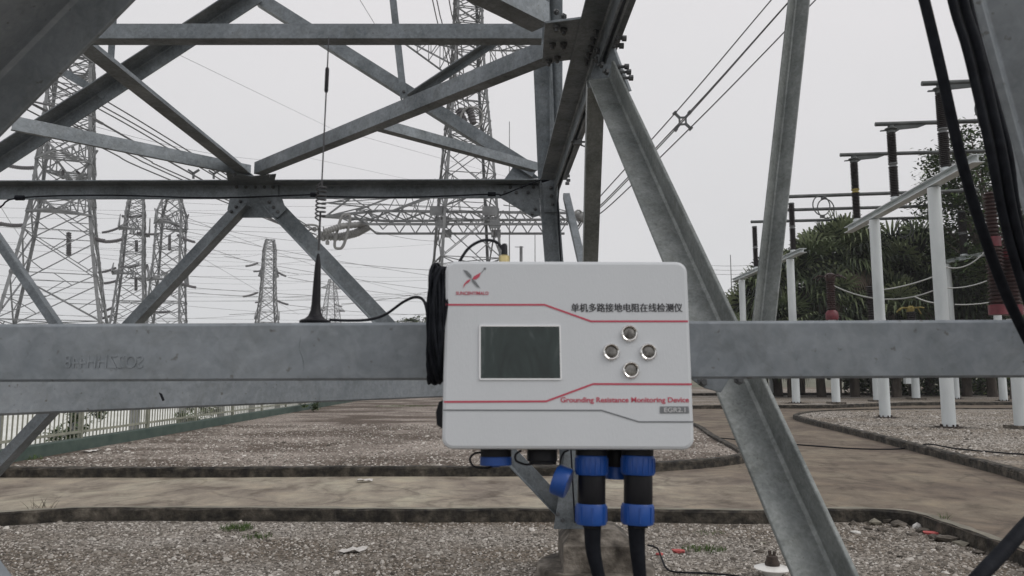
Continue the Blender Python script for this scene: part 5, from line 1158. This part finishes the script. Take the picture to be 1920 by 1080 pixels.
# clipped dark hedge strip and undergrowth
hs = MB(); r = random.Random(4); vs = []; fs = []
for i in range(15000):
    x = r.uniform(P(1600, 700, 46).x, P(2050, 700, 46).x); y = r.uniform(44, 48); z = .1 + 1.9 * r.random() ** .9 + .3 * math.sin(x * 2) ; a = V((r.uniform(-1, 1), r.uniform(-1, 1), r.uniform(-.6, .6))).normalized(); b_ = a.cross(V((r.uniform(-.6, .6), r.uniform(-.6, .6), 1))).normalized(); L = r.uniform(.08, .17)
    q = V((x, y, z)); k = len(vs); vs += [q - a * L, q + b_ * L * .5, q + a * L, q - b_ * L * .5]; fs.append((k, k + 1, k + 2, k + 3))
hs.v = [tuple(v) for v in vs]; hs.f = fs; stuff(raw(hs, 'undergrowth', M['hedge']), 'dark green undergrowth along the foot of the trees', 'undergrowth')
leafy('bush', 'bright little shrub between the palm trunks', 'bush', (P(1595, 720, 47).x, 47, .1), 1, P(1595, 712, 47), (1.6, .5, .7), 22, 60, .12, 31, mat='leaf', trunk=0)
leafy('broadleaf_tree', 'faint small treetop peeping over the bar beside the coil', 'tree', (P(775, 700, 110).x, 110, 0), 8, P(775, 606, 110), (2.9, 2, 1.1), 30, 50, .22, 41, mat='hedge', trunk=.2)
for i, (px, Y) in enumerate(((135, 0), (200, 0))): pass
leafy('bush', 'leafy green shrub seen through the railing by the second pillar', 'bush', (-8.2, 14.2, 0), 1, (-8.15, 14.2, .75), (.35, .8, .7), 26, 60, .06, 51, mat='leaf', trunk=0)
leafy('bush', 'low green shrub seen through the railing farther back', 'bush', (-8.2, 19.5, 0), 1, (-8.15, 19.5, .6), (.35, 1.1, .55), 22, 50, .07, 52, mat='leaf', trunk=0)
leafy('bush', 'yellowish weed clump at the end of the railing', 'bush', (-6.9, 25.5, ZB), 1, (-6.9, 25.5, .45), (.5, .6, .3), 12, 40, .06, 53, mat='leaf', trunk=0)

# small grass patches, weeds
def tuft(px, py, z, w, d, n, hmin, hmax, label, mat='grass', name='grass_tuft', kind='weed'):
    c = PZ(px, py, z); r = random.Random(int(px * 7 + py)); mb = MB()
    for i in range(n):
        a = r.uniform(0, 6.28); rad = r.random() ** .6; q = c + V((w * rad * math.cos(a), d * rad * math.sin(a), 0)); h = r.uniform(hmin, hmax); l_ = V((r.uniform(-.5, .5), r.uniform(-.5, .5), 1)) * h; s_ = V((math.cos(a * 3), math.sin(a * 3), 0)) * min(h * .09, .0035)
        m_ = q + l_ * .6; mb.add([q - s_, q + s_, m_ + s_ * .7, m_ - s_ * .7, q + l_ + V((l_.x, l_.y, 0)) * .35], [(0, 1, 2, 3), (3, 2, 4)])
    return tag(mb.build(name, M[mat]), label, kind)
tuft(445, 992, 0, .16, .14, 260, .02, .06, 'small bright green grass patch on the gravel left of the footing')
tuft(482, 1008, 0, .14, .10, 130, .015, .05, 'sparser green weed patch just right of the brightest grass patch')
tuft(1320, 1032, 0, .20, .12, 260, .015, .05, 'low green weeds beside the red brick scrap')
tuft(1330, 1000, 0, .15, .1, 60, .015, .035, 'faint weeds near the path kerb')
tuft(1768, 985, .06, .05, .04, 26, .06, .14, 'upright green sprout by the broken path edge')
tuft(1795, 1002, .02, .12, .06, 120, .02, .07, 'weeds in the crack of the broken path edge')
tuft(75, 972, .02, .12, .05, 40, .10, .26, 'dead grey weed stalks at the left kerb', 'dry')
tuft(35, 862, ZB, .35, .2, 150, .03, .09, 'green weeds at the foot of the railing')
tuft(760, 762, ZB, 1.2, 1.0, 500, .03, .08, 'yellow-green moss strip far back on the gravel bed')

# rubble, scraps and odds and ends
def rock(px, py, z, s, label, mat='stone_pale', flat_=.5, name='stone', seed=0, cat='stone', grp=None):
    c = PZ(px, py, z); r = random.Random(seed + int(px)); bm = bmesh.new(); bmesh.ops.create_icosphere(bm, subdivisions=1, radius=1)
    for v in bm.verts: v.co *= 1 + r.uniform(-.38, .38); v.co.z *= flat_; v.co.x *= 1.3; v.co *= s
    mb = MB(); rot = Matrix.Rotation(r.uniform(-.6, .6), 3, 'Z'); mb.v = [tuple(rot @ v.co + c + V((0, 0, s * flat_ * .5))) for v in bm.verts]; mb.f = [tuple(v.index for v in f.verts) for f in bm.faces]; bm.free()
    return tag(mb.build(name, M[mat]), label, cat, grp)
rock(905, 970, 0, .055, 'white stone lying at the kerb left of the footing')
rock(985, 957, .1, .05, 'pale chip of concrete on the kerb top left of the footing', flat_=.3)
rock(1273, 1036, 0, .045, 'red brick scrap right of the footing', 'brick', .5, 'brick_scrap', cat='brick')
rock(1238, 1040, 0, .03, 'small pinkish brick crumb close to the footing', 'brick', .4, 'brick_scrap', cat='brick')
rock(1745, 1003, 0, .055, 'bright red scrap near the broken path edge', 'brick', .45, 'brick_scrap', cat='scrap')
rock(1342, 977, 0, .028, 'black lump beside the kerb right of the plugs', 'rust', .7, 'lump', cat='stone')
rock(1575, 976, 0, .07, 'flat pale concrete fragment touching the big brace', flat_=.28)
_rb = random.Random(12)
_rl = [(1600, 984, .04), (1622, 978, .05), (1640, 984, .07), (1662, 980, .06), (1684, 986, .085), (1655, 996, .05), (1604, 1000, .04), (1628, 992, .05), (1730, 998, .06), (1752, 1010, .05), (1775, 1016, .07), (1802, 1022, .06), (1835, 1038, .05), (1705, 982, .07), (1720, 990, .05), (1430, 1020, .035), (1425, 1036, .04), (1690, 1045, .03), (1642, 1012, .035), (1710, 1004, .04), (1580, 1015, .035), (1760, 1030, .03)]
for i, (x, y, s, m) in enumerate([(a, b, c, _rb.choice(('stone_pale', 'conc', 'conc', 'conc', 'kerb_top'))) for a, b, c in _rl]):
    rock(x, y, 0, s, 'broken grey concrete fragment in the rubble along the crumbled path edge', m, rnd.uniform(.35, .7), 'rubble', i, 'rubble', 'rubble along the crumbled path edge')
def scrap(px, py, z, w, d, label, mat='paper', seed=1):
    c = PZ(px, py, z); r = random.Random(seed); n = 6; mb = MB(); g = []
    for j in range(4):
        for i in range(n): g.append(c + V(((i / (n - 1) - .5) * w + r.uniform(-.1, .1) * w * .3, (j / 3 - .5) * d + (i / (n - 1) - .5) * d * .8, .012 + r.uniform(0, .03))))
    mb.add(g, [(j * n + i, j * n + i + 1, (j + 1) * n + i + 1, (j + 1) * n + i) for j in range(3) for i in range(n - 1)]); o = mb.build('paper_scrap', M[mat]); sm = o.modifiers.new('s', 'SOLIDIFY'); sm.thickness = .002
    return tag(o, label, 'litter')
scrap(662, 1036, 0, .20, .12, 'creased beige paper scrap on the gravel left of the footing')
scrap(684, 904, ZR, .18, .10, 'crumpled white scrap on the path against the back kerb', seed=5)
scrap(170, 848, ZB, .2, .15, 'white scrap on the gravel bed by the railing', seed=9)
# plastic bottle
c = PZ(1886, 880, ZR); mb = MB(); mb.lathe([(.03, 0), (.033, .02), (.033, .13), (.014, .18), (.014, .2)], c + V((-.1, 0, .034)), (1, -.5, 0), 12); tag(mb.build('plastic_bottle', M['bottle'], smooth=True), 'small pale plastic bottle lying below the right bed kerb', 'bottle')
# disc insulator standing on the gravel
dz = thing('disc_insulator', 'white disc insulator with rusty cap standing on the gravel beside the brace', 'insulator', PZ(1449, 1082, 0)); c = wloc(dz)
mb = MB(); mb.lathe([(.03, -.02), (.075, .03), (.08, .045), (.128, .058), (.132, .066), (.10, .078), (.05, .086)], c, (0, 0, 1), 32); mb.build('disc', M['porcelain_white'], dz, smooth=True)
mb = MB(); mb.lathe([(.052, .078), (.054, .10), (.042, .13), (.040, .15), (.030, .155)], c, (0, 0, 1), 20); mb.bar(c + V((-.012, 0, .15)), c + V((-.018, 0, .19)), .02); mb.bar(c + V((.014, 0, .15)), c + V((.02, 0, .185)), .018); mb.build('cap', M['rust'], dz, smooth=True)
# cables lying about
mb = MB(); mb.tube([PZ(1215, 1022, .12), PZ(1232, 1028, .05), PZ(1240, 1045, .02), PZ(1250, 1066, .015), PZ(1272, 1073, .015), PZ(1330, 1075, .015), PZ(1420, 1084, .015)], .007, 8, 6); tag(mb.build('ground_cable', M['cable'], smooth=True), 'thin black cable snaking over the gravel right of the footing', 'cable')
mb = MB(); mb.tube([PZ(1290, 815, ZR + .01), PZ(1400, 826, ZR + .01), PZ(1500, 834, ZR + .012), PZ(1600, 841, ZR + .012), PZ(1680, 842, ZR + .012), PZ(1722, 836, ZR + .03), PZ(1745, 833, ZB + .07), PZ(1800, 842, ZB + .03), PZ(1920, 852, ZB + .03), PZ(2040, 858, ZB + .03)], .012, 8, 6); tag(mb.build('ground_cable', M['cable'], smooth=True), 'thin dark cable lying across the road and over the right bed kerb', 'cable')

hz = MB(); hz.box((0, 160, 44), 640, 420, 96); ho = hz.build('haze', M['steel'], loc=(0, 0, 0))
hm = bpy.data.materials.new('haze'); hm.use_nodes = True; nn = hm.node_tree.nodes; nn.remove(nn['Principled BSDF']); vv = nn.new('ShaderNodeVolumePrincipled')
vv.inputs['Color'].default_value = (.95, .96, .98, 1); vv.inputs['Density'].default_value = .0006; hm.node_tree.links.new(vv.outputs[0], nn['Material Output'].inputs['Volume'])
ho.data.materials[0] = hm; ho['kind'] = 'stuff'; ho['label'] = 'thin pale haze in the air over the whole yard'; ho['category'] = 'haze'

for o in bpy.data.objects:
    if 'wl' in o: del o['wl']
